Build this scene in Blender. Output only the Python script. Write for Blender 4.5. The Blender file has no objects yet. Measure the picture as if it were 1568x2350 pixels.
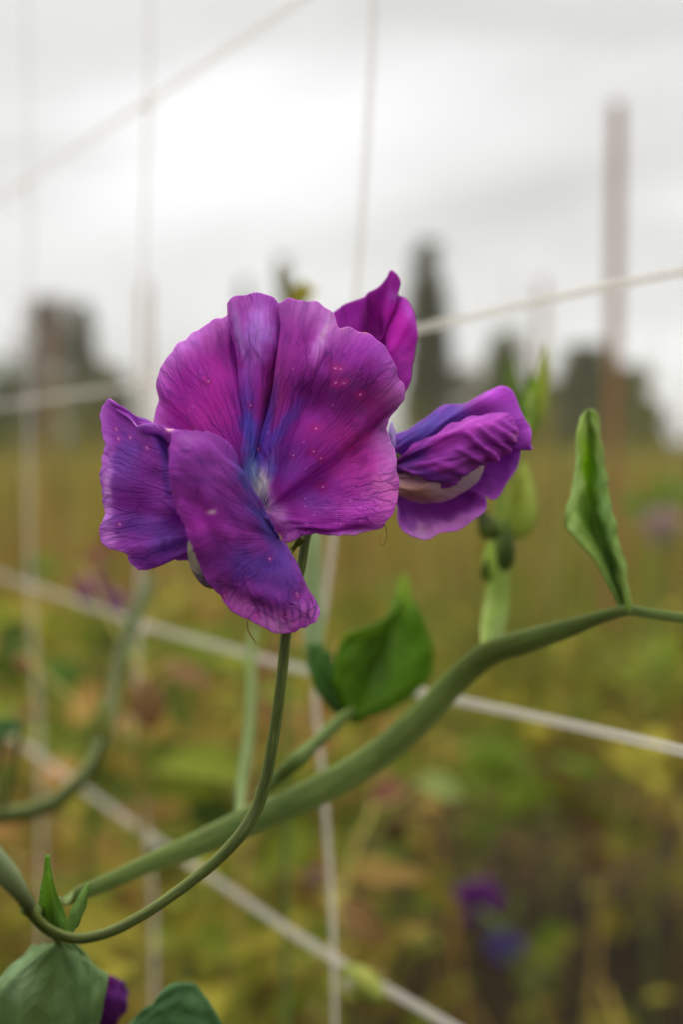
import bpy, math, random
import numpy as np
from mathutils import Matrix, Vector

random.seed(7)
rng = np.random.default_rng(11)
S = bpy.context.scene
COL = S.collection

# ------------------------------------------------------------------ camera
W0, H0 = 1568.0, 2350.0            # pixel frame the photograph was measured in
FPX = W0 * 50.0 / 24.0
CAMZ = 1.0
PITCH = math.atan((H0 / 2 - 1000.0) / FPX)     # eye level lies at y = 1000
cd = bpy.data.cameras.new('camera')
cam = bpy.data.objects.new('camera', cd)
COL.objects.link(cam)
cam.location = (0, 0, CAMZ)
cam.rotation_euler = (math.radians(90) - PITCH, 0, 0)
cd.sensor_fit = 'HORIZONTAL'
cd.sensor_width = 24.0
cd.lens = 50.0
cd.clip_start = 0.01
cd.clip_end = 2000
ZF = 0.245
cd.dof.use_dof = True
cd.dof.focus_distance = ZF
cd.dof.aperture_fstop = 8.5
S.camera = cam

_c, _s = math.cos(PITCH), math.sin(PITCH)


def at(px, py, z):
    """photo pixel + distance along the lens axis (m) -> world point(s)"""
    px, py, z = np.asarray(px, float), np.asarray(py, float), np.asarray(z, float)
    x = (px - W0 / 2) / FPX * z
    v = -(py - H0 / 2) / FPX * z
    return np.stack([x + 0 * z, z * _c + v * _s, CAMZ - z * _s + v * _c], -1)


# ------------------------------------------------------------------ sky and sun
SUN_EL, SUN_ROT = 62.0, -25.0
w = bpy.data.worlds.new('World')
S.world = w
w.use_nodes = True
nt = w.node_tree
nt.nodes.clear()


def N(tree, kind, **kw):
    n = tree.nodes.new(kind)
    for k, v in kw.items():
        if k.startswith('i_'):
            key = k[2:]
            key = int(key) if key.isdigit() else key.replace('_', ' ')
            n.inputs[key].default_value = v
        else:
            setattr(n, k, v)
    return n


def math_n(t, op, a, b=None, clamp=False):
    n = t.nodes.new('ShaderNodeMath')
    n.operation = op
    n.use_clamp = clamp
    for i, v in enumerate((a, b)):
        if v is None:
            continue
        if hasattr(v, 'is_output'):
            t.links.new(v, n.inputs[i])
        else:
            n.inputs[i].default_value = v
    return n.outputs[0]


def ramp(t, fac, stops, interp='LINEAR'):
    n = t.nodes.new('ShaderNodeValToRGB')
    n.color_ramp.interpolation = interp
    e = n.color_ramp.elements
    while len(e) > 1:
        e.remove(e[-1])
    e[0].position = stops[0][0]
    e[0].color = (*stops[0][1], 1)
    for p, c in stops[1:]:
        x = e.new(p)
        x.color = (*c, 1)
    t.links.new(fac, n.inputs[0])
    return n.outputs[0]


def mixc(t, fac, a, b, blend='MIX'):
    n = t.nodes.new('ShaderNodeMix')
    n.data_type = 'RGBA'
    n.blend_type = blend
    for s_, v in ((n.inputs['Factor'], fac), (n.inputs['A'], a), (n.inputs['B'], b)):
        if hasattr(v, 'is_output'):
            t.links.new(v, s_)
        elif isinstance(v, (int, float)):
            s_.default_value = v
        else:
            s_.default_value = (*v, 1)
    return n.outputs['Result']


def gaus(t, x):          # exp(-x^2)
    return math_n(t, 'EXPONENT', math_n(t, 'MULTIPLY', math_n(t, 'MULTIPLY', x, x), -1.0))


sky = N(nt, 'ShaderNodeTexSky', sky_type='NISHITA', sun_disc=False)
sky.sun_elevation = math.radians(SUN_EL)
sky.sun_rotation = math.radians(SUN_ROT)
tc = N(nt, 'ShaderNodeTexCoord')


def dotdir(v):
    n = N(nt, 'ShaderNodeVectorMath', operation='DOT_PRODUCT')
    nt.links.new(tc.outputs['Generated'], n.inputs[0])
    n.inputs[1].default_value = v
    return n.outputs['Value']


mp = N(nt, 'ShaderNodeMapping')
mp.inputs['Scale'].default_value = (1.6, 1.6, 5.0)
mp.inputs['Rotation'].default_value = (0, math.radians(-14), 0)
mp.inputs['Location'].default_value = (0.3, 0.2, 0.15)
nt.links.new(tc.outputs['Generated'], mp.inputs['Vector'])
n1 = N(nt, 'ShaderNodeTexNoise', i_Scale=2.3, i_Detail=4.0, i_Roughness=0.5, i_Distortion=0.3)
nt.links.new(mp.outputs[0], n1.inputs['Vector'])
cl = ramp(nt, n1.outputs['Fac'], [(0.32, (.73, .725, .705)), (0.5, (.84, .836, .82)), (0.68, (1.0, 1.0, .99))], 'EASE')
# the brighter opening in the cloud deck that the photograph shows, a rising band
f_ = Vector(at(560, 360, 1.0)) - Vector((0, 0, CAMZ))
f_.normalize()
r_ = Vector(at(1120, 205, 1.0)) - Vector((0, 0, CAMZ))
r_.normalize()
al = (r_ - f_ * r_.dot(f_)).normalized()
up = f_.cross(al).normalized()
band = math_n(nt, 'MULTIPLY', gaus(nt, math_n(nt, 'MULTIPLY', dotdir(al), 1 / .15)),
              gaus(nt, math_n(nt, 'MULTIPLY', math_n(nt, 'ADD', dotdir(up), math_n(nt, 'MULTIPLY', math_n(nt, 'SUBTRACT', n1.outputs['Fac'], .5), .08)), 1 / .042)))
band = math_n(nt, 'MULTIPLY', band, math_n(nt, 'GREATER_THAN', dotdir(f_), 0.0))
cl = mixc(nt, math_n(nt, 'MULTIPLY', band, .95), cl, (1.12, 1.12, 1.12))
g_ = Vector(at(1230, 490, 1.0)) - Vector((0, 0, CAMZ))
g_.normalize()
al2 = (al - g_ * al.dot(g_)).normalized()
up2 = g_.cross(al2).normalized()
dkb = math_n(nt, 'MULTIPLY', gaus(nt, math_n(nt, 'MULTIPLY', dotdir(al2), 1 / .13)),
             gaus(nt, math_n(nt, 'MULTIPLY', math_n(nt, 'ADD', dotdir(up2), math_n(nt, 'MULTIPLY', math_n(nt, 'SUBTRACT', n1.outputs['Fac'], .5), .07)), 1 / .03)))
dkb = math_n(nt, 'MULTIPLY', dkb, math_n(nt, 'GREATER_THAN', dotdir(g_), 0.0))
cl = mixc(nt, math_n(nt, 'MULTIPLY', dkb, .9), cl, (.66, .65, .625))
skyb = mixc(nt, 1.0, sky.outputs[0], (.1, .1, .1), 'MULTIPLY')
tot = mixc(nt, .96, skyb, cl)
# unseen overcast deck above the frame, brightened towards the zenith to light the scene
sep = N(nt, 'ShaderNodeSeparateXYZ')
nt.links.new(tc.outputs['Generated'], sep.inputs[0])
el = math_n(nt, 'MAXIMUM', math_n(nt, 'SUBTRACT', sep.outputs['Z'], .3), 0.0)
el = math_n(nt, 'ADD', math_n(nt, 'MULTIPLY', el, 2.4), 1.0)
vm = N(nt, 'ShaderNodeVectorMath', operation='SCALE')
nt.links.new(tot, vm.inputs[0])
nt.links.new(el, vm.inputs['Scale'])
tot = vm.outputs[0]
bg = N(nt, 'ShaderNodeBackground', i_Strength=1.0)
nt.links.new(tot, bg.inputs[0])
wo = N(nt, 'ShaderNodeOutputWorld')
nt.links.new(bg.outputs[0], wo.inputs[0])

sd = bpy.data.lights.new('sun', 'SUN')
sd.energy = 1.5
sd.angle = math.radians(35)
sd.color = (1, .97, .92)
sun = bpy.data.objects.new('sun', sd)
COL.objects.link(sun)
_az = math.radians(SUN_ROT)
_el = math.radians(SUN_EL)
tosun = Vector((math.sin(_az) * math.cos(_el), math.cos(_az) * math.cos(_el), math.sin(_el)))
sun.rotation_euler = tosun.to_track_quat('Z', 'Y').to_euler()
sun.location = tosun * 50

S.view_settings.view_transform = 'Standard'
S.view_settings.look = 'None'
S.view_settings.exposure = 0.0
S.view_settings.gamma = 1.0
S.render.engine = 'CYCLES'
S.cycles.use_denoising = True
S.cycles.max_bounces = 5
S.cycles.transparent_max_bounces = 24


# ------------------------------------------------------------------ helpers
def lin(c):
    c = np.asarray(c, float) / 255.0
    return np.where(c <= .04045, c / 12.92, ((c + .055) / 1.055) ** 2.4)


def hermite(P, tk, t):
    """smooth interpolation through P (k,...) at knots tk, evaluated at t"""
    P = np.asarray(P, float)
    tk = np.asarray(tk, float)
    k = len(P)
    if k == 2:
        a = ((t - tk[0]) / (tk[1] - tk[0])).reshape((-1,) + (1,) * (P.ndim - 1))
        return P[0] * (1 - a) + P[1] * a
    sh = (-1,) + (1,) * (P.ndim - 1)
    h = np.diff(tk).reshape(sh)
    d = np.diff(P, axis=0) / h
    m = np.empty_like(P)
    m[1:-1] = (d[:-1] * h[1:] + d[1:] * h[:-1]) / (h[1:] + h[:-1])
    m[0] = d[0]
    m[-1] = d[-1]
    i = np.clip(np.searchsorted(tk, t, 'right') - 1, 0, k - 2)
    hh = h[i]
    u = ((t - tk[i]) / np.diff(tk)[i]).reshape(sh)
    return ((2 * u**3 - 3 * u**2 + 1) * P[i] + (u**3 - 2 * u**2 + u) * hh * m[i]
            + (-2 * u**3 + 3 * u**2) * P[i + 1] + (u**3 - u**2) * hh * m[i + 1])


def chord(P):
    P = np.asarray(P, float)
    d = np.linalg.norm(np.diff(P, axis=0), axis=-1)
    c = np.concatenate([[0], np.cumsum(np.maximum(d, 1e-9))])
    return c / c[-1]


def smooth_line(P, n):
    P = np.asarray(P, float)
    return hermite(P, chord(P[:, :3]), np.linspace(0, 1, n))


def link(name, me, mat=None, parent=None, smooth=True):
    o = bpy.data.objects.new(name, me)
    COL.objects.link(o)
    if mat:
        me.materials.append(mat)
    if smooth:
        me.polygons.foreach_set('use_smooth', [True] * len(me.polygons))
    if parent is not None:
        o.parent = parent
        if parent.type == 'EMPTY':
            o.matrix_parent_inverse = Matrix.Translation(-parent.location)
    return o


def tag(o, label, cat, group=None):
    o['label'] = label
    o['category'] = cat
    if group:
        o['group'] = group
    return o


def thing(name, loc, label, cat, group=None):
    o = bpy.data.objects.new(name, None)
    COL.objects.link(o)
    o.empty_display_size = .05
    o.location = loc
    return tag(o, label, cat, group)


def mesh_np(name, V, F, uv=None, col=None):
    """V (n,3); F list/array of faces (all same size); uv per vertex; col per vertex (n,3)"""
    V = np.asarray(V, float)
    F = np.asarray(F, int)
    me = bpy.data.meshes.new(name)
    me.vertices.add(len(V))
    me.vertices.foreach_set('co', V.ravel())
    k = F.shape[1]
    me.loops.add(F.size)
    me.loops.foreach_set('vertex_index', F.ravel())
    me.polygons.add(len(F))
    me.polygons.foreach_set('loop_start', np.arange(0, F.size, k))
    me.polygons.foreach_set('loop_total', np.full(len(F), k))
    if uv is not None:
        l = me.uv_layers.new(name='UVMap')
        l.data.foreach_set('uv', np.asarray(uv, float)[F.ravel()].ravel())
    if col is not None:
        a = me.color_attributes.new('pigment', 'FLOAT_COLOR', 'POINT')
        a.data.foreach_set('color', np.concatenate([col, np.ones((len(col), 1))], 1).ravel())
    me.update(calc_edges=True)
    me.validate()
    return me


def grid_faces(a, b, wrap=False):
    i, j = np.meshgrid(np.arange(a - 1), np.arange(b if wrap else b - 1), indexing='ij')
    j2 = (j + 1) % b
    return np.stack([i * b + j, i * b + j2, (i + 1) * b + j2, (i + 1) * b + j], -1).reshape(-1, 4)


def sheet_normals(G):
    du = np.gradient(G, axis=0)
    dv = np.gradient(G, axis=1)
    n = np.cross(du, dv)
    return n / np.maximum(np.linalg.norm(n, axis=-1, keepdims=True), 1e-12)


def wob(a, b, seed, n=9, fa=(1, 6), fb=(1, 6)):
    r = np.random.default_rng(seed)
    o = 0
    for _ in range(n):
        ka, kb = r.uniform(*fa), r.uniform(*fb)
        o = o + np.sin(2 * math.pi * (ka * a + kb * b * r.choice([-1, 1])) + r.uniform(0, 6.3)) / n ** .5
    return o


def solid_sheet(name, G, mat, parent, uv, col, thick=.00022):
    """closed thin sheet: front and back skins of grid G joined along the rim"""
    a, b = G.shape[:2]
    nn = sheet_normals(G) * thick / 2
    V = np.concatenate([(G + nn).reshape(-1, 3), (G - nn).reshape(-1, 3)])
    F = grid_faces(a, b)
    F2 = F[:, ::-1] + a * b
    rim = np.concatenate([np.arange(b), np.arange(1, a) * b + b - 1, (a - 1) * b + np.arange(b - 2, -1, -1), np.arange(a - 2, 0, -1) * b])
    rn = np.roll(rim, -1)
    R = np.stack([rn, rim, rim + a * b, rn + a * b], -1)
    me = mesh_np(name, V, np.concatenate([F, F2, R]), np.concatenate([uv, uv]), np.concatenate([col, col]))
    return link(name, me, mat, parent)


def paint(px, py, base, splats, seed=0, gain=1.0, rough=.35):
    """pigment map of a petal or leaf: soft patches of colour, a few holding shade, over a base colour"""
    n = px.size
    c = np.tile(np.asarray(base, float), (n, 1))
    x, y = px.ravel(), py.ravel()
    r = np.random.default_rng(seed)
    jx = sum(np.sin(x / l + r.uniform(0, 6) + 1.7 * np.sin(y / l + r.uniform(0, 6))) for l in (9, 17, 31))
    jy = sum(np.sin(y / l + r.uniform(0, 6) + 1.7 * np.sin(x / l + r.uniform(0, 6))) for l in (9, 17, 31))
    for s in splats:
        (sx, sy), (rx, ry), ang, colr, st = s[:5]
        k = rough if len(s) < 6 else s[5]
        ca, sa = math.cos(math.radians(ang)), math.sin(math.radians(ang))
        dx, dy = x - sx + jx * k * min(rx, ry) * .3, y - sy + jy * k * min(rx, ry) * .3
        u = (dx * ca + dy * sa) / rx
        v = (-dx * sa + dy * ca) / ry
        m = (st * np.exp(-(u * u + v * v) ** 1.3))[:, None]
        c = c * (1 - m) + np.asarray(colr, float) * m
    return np.clip(lin(c) * gain, 0.001, .9)


# ------------------------------------------------------------------ materials
def new_mat(name):
    m = bpy.data.materials.new(name)
    m.use_nodes = True
    m.node_tree.nodes.clear()
    return m, m.node_tree


def finish(t, col, rough=.6, spec=.3, transl=.3, bump=None, bstr=.3, bdist=.0003, tcol=None, sheen=0.0):
    p = N(t, 'ShaderNodeBsdfPrincipled')
    p.inputs['Roughness'].default_value = rough
    p.inputs['Specular IOR Level'].default_value = spec
    p.inputs['Sheen Weight'].default_value = sheen
    if hasattr(col, 'is_output'):
        t.links.new(col, p.inputs['Base Color'])
    else:
        p.inputs['Base Color'].default_value = (*col, 1)
    if bump is not None:
        b = N(t, 'ShaderNodeBump', i_Strength=bstr, i_Distance=bdist)
        t.links.new(bump, b.inputs['Height'])
        t.links.new(b.outputs[0], p.inputs['Normal'])
    out = N(t, 'ShaderNodeOutputMaterial')
    sh = p.outputs[0]
    if transl > 0:
        tr = N(t, 'ShaderNodeBsdfTranslucent')
        tcol = tcol if tcol is not None else col
        if hasattr(tcol, 'is_output'):
            t.links.new(tcol, tr.inputs[0])
        else:
            tr.inputs[0].default_value = (*tcol, 1)
        mx = N(t, 'ShaderNodeMixShader', i_0=transl)
        t.links.new(sh, mx.inputs[1])
        t.links.new(tr.outputs[0], mx.inputs[2])
        sh = mx.outputs[0]
    t.links.new(sh, out.inputs[0])


def uvscaled(t, sx, sy, warp=0.0, wscale=4.0):
    uv = N(t, 'ShaderNodeUVMap')
    vec = uv.outputs[0]
    if warp:
        n = N(t, 'ShaderNodeTexNoise', i_Scale=wscale, i_Detail=2.0)
        t.links.new(vec, n.inputs['Vector'])
        m = N(t, 'ShaderNodeVectorMath', operation='MULTIPLY_ADD')
        t.links.new(n.outputs['Color'], m.inputs[0])
        m.inputs[1].default_value = (warp, warp, 0)
        t.links.new(vec, m.inputs[2])
        vec = m.outputs[0]
    mp_ = N(t, 'ShaderNodeMapping')
    mp_.inputs['Scale'].default_value = (sx, sy, 1)
    t.links.new(vec, mp_.inputs[0])
    return mp_.outputs[0]


def petal_mat(name, nu, nv, vein=.5, fine=90, transl=.35, relief=.6):
    m, t = new_mat(name)
    at_ = N(t, 'ShaderNodeAttribute', attribute_name='pigment')
    col = at_.outputs['Color']
    # streaks that run with the veins
    st = N(t, 'ShaderNodeTexNoise', i_Scale=1.0, i_Detail=3.0, i_Roughness=.6)
    t.links.new(uvscaled(t, fine, 3.2, .02), st.inputs['Vector'])
    col = mixc(t, .55, col, ramp(t, st.outputs['Fac'], [(.3, (.4, .34, .4)), (.5, (.5, .5, .5)), (.72, (.64, .68, .62))]), 'OVERLAY')
    # mottled pigment
    obj = N(t, 'ShaderNodeTexCoord')
    mo = N(t, 'ShaderNodeTexNoise', i_Scale=420.0, i_Detail=4.0, i_Roughness=.62)
    t.links.new(obj.outputs['Object'], mo.inputs['Vector'])
    f1 = ramp(t, mo.outputs['Fac'], [(.5, (0, 0, 0)), (.68, (1, 1, 1))])
    col = mixc(t, math_n(t, 'MULTIPLY', f1, .2), col, (.2, .05, .34))
    f2 = ramp(t, mo.outputs['Fac'], [(.3, (1, 1, 1)), (.44, (0, 0, 0))])
    col = mixc(t, math_n(t, 'MULTIPLY', f2, .22), col, (.4, .04, .26))
    # branching veins
    vo = N(t, 'ShaderNodeTexVoronoi', feature='DISTANCE_TO_EDGE', i_Scale=1.0, i_Randomness=1.0)
    t.links.new(uvscaled(t, nu, nv, .045, 5.0), vo.inputs['Vector'])
    vl = ramp(t, vo.outputs['Distance'], [(0.0, (1, 1, 1)), (.07, (0, 0, 0))])
    vo2 = N(t, 'ShaderNodeTexVoronoi', feature='DISTANCE_TO_EDGE', i_Scale=1.0, i_Randomness=1.0)
    t.links.new(uvscaled(t, nu * 2.3, nv * 2.1, .03, 7.0), vo2.inputs['Vector'])
    vl2 = ramp(t, vo2.outputs['Distance'], [(0.0, (1, 1, 1)), (.09, (0, 0, 0))])
    br = N(t, 'ShaderNodeTexNoise', i_Scale=160.0, i_Detail=1.0)
    t.links.new(obj.outputs['Object'], br.inputs['Vector'])
    gate = ramp(t, br.outputs['Fac'], [(.38, (.15, .15, .15)), (.62, (1, 1, 1))])
    lines = math_n(t, 'MULTIPLY', math_n(t, 'ADD', vl, math_n(t, 'MULTIPLY', vl2, .55), True), gate)
    dark = mixc(t, 1.0, col, (.38, .3, .48), 'MULTIPLY')
    col = mixc(t, math_n(t, 'MULTIPLY', lines, vein), col, dark)
    cell = N(t, 'ShaderNodeTexNoise', i_Scale=5200.0, i_Detail=1.0)
    t.links.new(obj.outputs['Object'], cell.inputs['Vector'])
    h = math_n(t, 'ADD', math_n(t, 'MULTIPLY', lines, -.7), math_n(t, 'ADD', math_n(t, 'MULTIPLY', st.outputs['Fac'], 1.3), math_n(t, 'MULTIPLY', cell.outputs['Fac'], .35)))
    finish(t, col, rough=.55, spec=.14, transl=transl, bump=h, bstr=relief, bdist=.00035, sheen=.03)
    return m


def leaf_mat(name, nu=9, nv=6, transl=.35, gloss=.5, vein=.35):
    m, t = new_mat(name)
    at_ = N(t, 'ShaderNodeAttribute', attribute_name='pigment')
    col = at_.outputs['Color']
    obj = N(t, 'ShaderNodeTexCoord')
    mo = N(t, 'ShaderNodeTexNoise', i_Scale=260.0, i_Detail=5.0, i_Roughness=.65)
    t.links.new(obj.outputs['Object'], mo.inputs['Vector'])
    col = mixc(t, .4, col, ramp(t, mo.outputs['Fac'], [(.3, (.34, .38, .36)), (.5, (.5, .5, .5)), (.7, (.66, .64, .56))]), 'OVERLAY')
    vo = N(t, 'ShaderNodeTexVoronoi', feature='DISTANCE_TO_EDGE', i_Scale=1.0)
    t.links.new(uvscaled(t, nu, nv, .05), vo.inputs['Vector'])
    vl = ramp(t, vo.outputs['Distance'], [(0, (1, 1, 1)), (.08, (0, 0, 0))])
    col = mixc(t, math_n(t, 'MULTIPLY', vl, vein), col, mixc(t, 1.0, col, (1.5, 1.45, 1.5), 'MULTIPLY'))
    h = math_n(t, 'ADD', math_n(t, 'MULTIPLY', vl, -.6), mo.outputs['Fac'])
    finish(t, col, rough=gloss, spec=.18, transl=transl, bump=h, bstr=.5, bdist=.0004)
    return m


def plain_mat(name, c1, c2, scale=60, rough=.7, transl=0.0, stretch=(1, 1, 1), bstr=.4, bdist=.001, spec=.3):
    m, t = new_mat(name)
    obj = N(t, 'ShaderNodeTexCoord')
    mp_ = N(t, 'ShaderNodeMapping')
    mp_.inputs['Scale'].default_value = stretch
    t.links.new(obj.outputs['Object'], mp_.inputs[0])
    n = N(t, 'ShaderNodeTexNoise', i_Scale=scale, i_Detail=5.0, i_Roughness=.6)
    t.links.new(mp_.outputs[0], n.inputs['Vector'])
    col = ramp(t, n.outputs['Fac'], [(.3, c1), (.7, c2)])
    finish(t, col, rough=rough, spec=spec, transl=transl, bump=n.outputs['Fac'], bstr=bstr, bdist=bdist)
    return m


def attr_mat(name, transl=.3, rough=.65, scale=200):
    m, t = new_mat(name)
    at_ = N(t, 'ShaderNodeAttribute', attribute_name='pigment')
    obj = N(t, 'ShaderNodeTexCoord')
    n = N(t, 'ShaderNodeTexNoise', i_Scale=scale, i_Detail=3.0)
    t.links.new(obj.outputs['Object'], n.inputs['Vector'])
    col = mixc(t, .6, at_.outputs['Color'], ramp(t, n.outputs['Fac'], [(.3, (.36, .36, .36)), (.7, (.64, .64, .64))]), 'OVERLAY')
    finish(t, col, rough=rough, spec=.08, transl=transl)
    return m


def stem_mat(name, c1, c2, c3):
    m, t = new_mat(name)
    uv = N(t, 'ShaderNodeUVMap')
    n = N(t, 'ShaderNodeTexNoise', i_Scale=1.0, i_Detail=4.0, i_Roughness=.6)
    t.links.new(uvscaled(t, 14, 6), n.inputs['Vector'])
    obj = N(t, 'ShaderNodeTexCoord')
    n2 = N(t, 'ShaderNodeTexNoise', i_Scale=55.0, i_Detail=3.0)
    t.links.new(obj.outputs['Object'], n2.inputs['Vector'])
    col = ramp(t, n.outputs['Fac'], [(.3, c1), (.55, c2), (.75, c3)])
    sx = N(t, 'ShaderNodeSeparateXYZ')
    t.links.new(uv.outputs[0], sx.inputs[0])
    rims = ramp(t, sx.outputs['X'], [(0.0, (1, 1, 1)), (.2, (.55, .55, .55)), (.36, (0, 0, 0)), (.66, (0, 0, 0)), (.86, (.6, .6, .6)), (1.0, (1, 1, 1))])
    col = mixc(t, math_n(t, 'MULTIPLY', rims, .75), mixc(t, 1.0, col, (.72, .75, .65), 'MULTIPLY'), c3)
    col = mixc(t, .5, col, ramp(t, n2.outputs['Fac'], [(.35, (.4, .42, .4)), (.65, (.62, .6, .52))]), 'OVERLAY')
    finish(t, col, rough=.5, spec=.2, transl=.12, bump=n.outputs['Fac'], bstr=.6, bdist=.0005)
    return m


M_ban = petal_mat('banner_petal_purple', 46, 2.6, .62, 120)
M_wing = petal_mat('wing_petal_violet', 26, 3.2, .5, 80)
M_side = petal_mat('side_flower_petal', 30, 2.6, .4, 110, relief=.3)
M_keel = leaf_mat('keel_petal_pale', 8, 4, .35, .5, .2)
M_leaf = leaf_mat('pea_leaf')
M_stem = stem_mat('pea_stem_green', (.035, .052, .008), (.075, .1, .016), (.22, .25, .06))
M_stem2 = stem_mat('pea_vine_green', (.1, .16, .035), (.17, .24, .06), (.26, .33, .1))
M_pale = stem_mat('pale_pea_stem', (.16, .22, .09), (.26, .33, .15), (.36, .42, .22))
M_tend = plain_mat('tendril_yellow', (.34, .27, .05), (.5, .42, .1), 300, transl=.3)
M_far = attr_mat('far_foliage', .35)
M_wood = plain_mat('weathered_stake_wood', (.19, .085, .028), (.4, .2, .075), 25, .85, stretch=(6, 6, .5), bdist=.002)
M_bark = plain_mat('tree_bark', (.05, .04, .03), (.13, .1, .08), 6, .9)


# ------------------------------------------------------------------ builders
def loft_px(name, rows, mat, parent, nt_=60, ns=30, base=(130, 60, 150), splats=(), gain=1.5, ruffle=.0006,
            lump=.0004, rim=0.0, seed=1, thick=.00022, edge=None, z0=ZF, tknots=None, extra=None, toward=False):
    """rows: lists of (px,py,d_mm) running from a petal's base to its rim; sheet through all of them"""
    R = np.stack([smooth_line(r, ns) for r in rows])            # (k,ns,3) in px,px,mm
    Q = R.copy()
    Q[..., 2] *= 13.6
    if tknots is None:
        d = np.linalg.norm(np.diff(Q[:, -1], axis=0), axis=-1) + .4 * np.linalg.norm(np.diff(Q[:, ns // 2], axis=0), axis=-1)
        tk = np.concatenate([[0], np.cumsum(np.maximum(d, .5))])
        tk /= tk[-1]
    else:
        tk = np.asarray(tknots)
    tt = np.linspace(0, 1, nt_)
    G = hermite(R, tk, tt)                                        # (nt,ns,3)
    s = np.linspace(0, 1, ns)[None, :] + 0 * tt[:, None]
    t = tt[:, None] + 0 * s
    if rim:                                                       # nibbled, uneven rim
        dv = G[:, -1:, :2] - G[:, :1, :2]
        dv = dv / np.maximum(np.linalg.norm(dv, axis=-1, keepdims=True), 1e-6)
        G[..., :2] += dv * (rim * s ** 10 * wob(t, 0 * s, seed + 3, 10, (12, 60), (0, 0)))[..., None]
    P = at(G[..., 0], G[..., 1], z0 + G[..., 2] / 1000)
    nn = sheet_normals(P)
    sg = -1.0 if toward and nn[..., 1].mean() > 0 else 1.0        # raise extra relief on the outer face
    disp = ruffle * s ** 2.5 * wob(t, s * .3, seed, 9, (4, 16), (0, 1.2)) + lump * s * wob(t, s, seed + 5, 10, (1, 6), (1, 4))
    if extra is not None:
        disp = disp + sg * extra(G[..., 0], G[..., 1], s, t)
    P = P + nn * disp[..., None]
    sp = list(splats)
    col = paint(G[..., 0], G[..., 1], base, sp, seed, gain)
    if edge:
        ec, ew, es = edge
        m = np.clip((s - (1 - ew)) / ew, 0, 1) ** 1.5 * es * (.55 + .45 * np.clip(wob(t, s, seed + 9, 6, (3, 9), (0, 1)), -1, 1))
        col = col * (1 - m.reshape(-1, 1)) + np.clip(lin(ec) * gain, 0, .9) * m.reshape(-1, 1)
    uv = np.stack([t, s], -1).reshape(-1, 2)
    return solid_sheet(name, P, mat, parent, uv, col, thick)


def spoke(b, x, y, dm, de, sm=.55):
    """spoke from petal base b=(px,py,d) to rim point x,y; depth dm on the way, de at the rim"""
    o = []
    for s in (0, .25, .5, .75, 1):
        # quadratic through (0,b2),(sm,dm),(1,de)
        d = b[2] * (s - sm) * (s - 1) / sm + dm * s * (s - 1) / (sm * (sm - 1)) + de * s * (s - sm) / (1 - sm)
        o.append((b[0] + (x - b[0]) * s, b[1] + (y - b[1]) * s, d))
    return o


def fan(b, pts):
    return [spoke(b, *p) for p in pts]


def tube_w(name, P, rad, mat, parent, n=10, m=None, flat=None, cap=True):
    """tube along world points P (k,3) with radii rad; flat=(axis vector, factor) flattens the section into a winged band"""
    P = np.asarray(P, float)
    rad = np.asarray(rad, float)
    m = m or max(12, 6 * len(P))
    tk = chord(P)
    tt = np.linspace(0, 1, m)
    C = hermite(P, tk, tt)
    r = hermite(rad[:, None], tk, tt)[:, 0]
    T = np.gradient(C, axis=0)
    T /= np.linalg.norm(T, axis=1, keepdims=True)
    ref = np.array([0.0, 1.0, 0.0])
    V = []
    for i in range(m):
        a = np.cross(T[i], ref)
        if np.linalg.norm(a) < 1e-4:
            a = np.cross(T[i], [1, 0, .2])
        a /= np.linalg.norm(a)
        b = np.cross(T[i], a)
        for k in range(n):
            an = 2 * math.pi * k / n
            ca, sa = math.cos(an), math.sin(an)
            if flat is None:
                V.append(C[i] + r[i] * (a * ca + b * sa))
            else:
                ww = ca
                thick = flat * (.55 + .45 * (1 - abs(ca)) ** .7)
                V.append(C[i] + r[i] * (a * ww + b * sa * thick))
    F = grid_faces(m, n, True)
    L = tk[-1]
    uu = np.tile(np.abs(np.arange(n) / n - .5) * 2, m)
    vv = np.repeat(tt * 4, n)
    V = np.array(V)
    # end caps as quads pinched onto the end points
    V = np.concatenate([V, [C[0] - T[0] * r[0] * .3], [C[-1] + T[-1] * r[-1] * .3]])
    uu = np.concatenate([uu, [.5, .5]])
    vv = np.concatenate([vv, [0, 4]])
    me = bpy.data.meshes.new(name)
    faces = [tuple(f) for f in F]
    i0, i1 = m * n, m * n + 1
    for k in range(n):
        faces.append((i0, (k + 1) % n, k))
        faces.append((i1, (m - 1) * n + k, (m - 1) * n + (k + 1) % n))
    me.from_pydata(V.tolist(), [], faces)
    l = me.uv_layers.new(name='UVMap')
    idx = np.empty(len(me.loops), int)
    me.loops.foreach_get('vertex_index', idx)
    l.data.foreach_set('uv', np.stack([uu, vv], -1)[idx].ravel())
    me.update()
    return link(name, me, mat, parent)


def tube_px(name, pts, mat, parent, **k):
    """pts: (px,py,z_m,radius_px)"""
    pts = np.asarray(pts, float)
    P = at(pts[:, 0], pts[:, 1], pts[:, 2])
    return tube_w(name, P, pts[:, 3] / FPX * pts[:, 2], mat, parent, **k)


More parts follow.
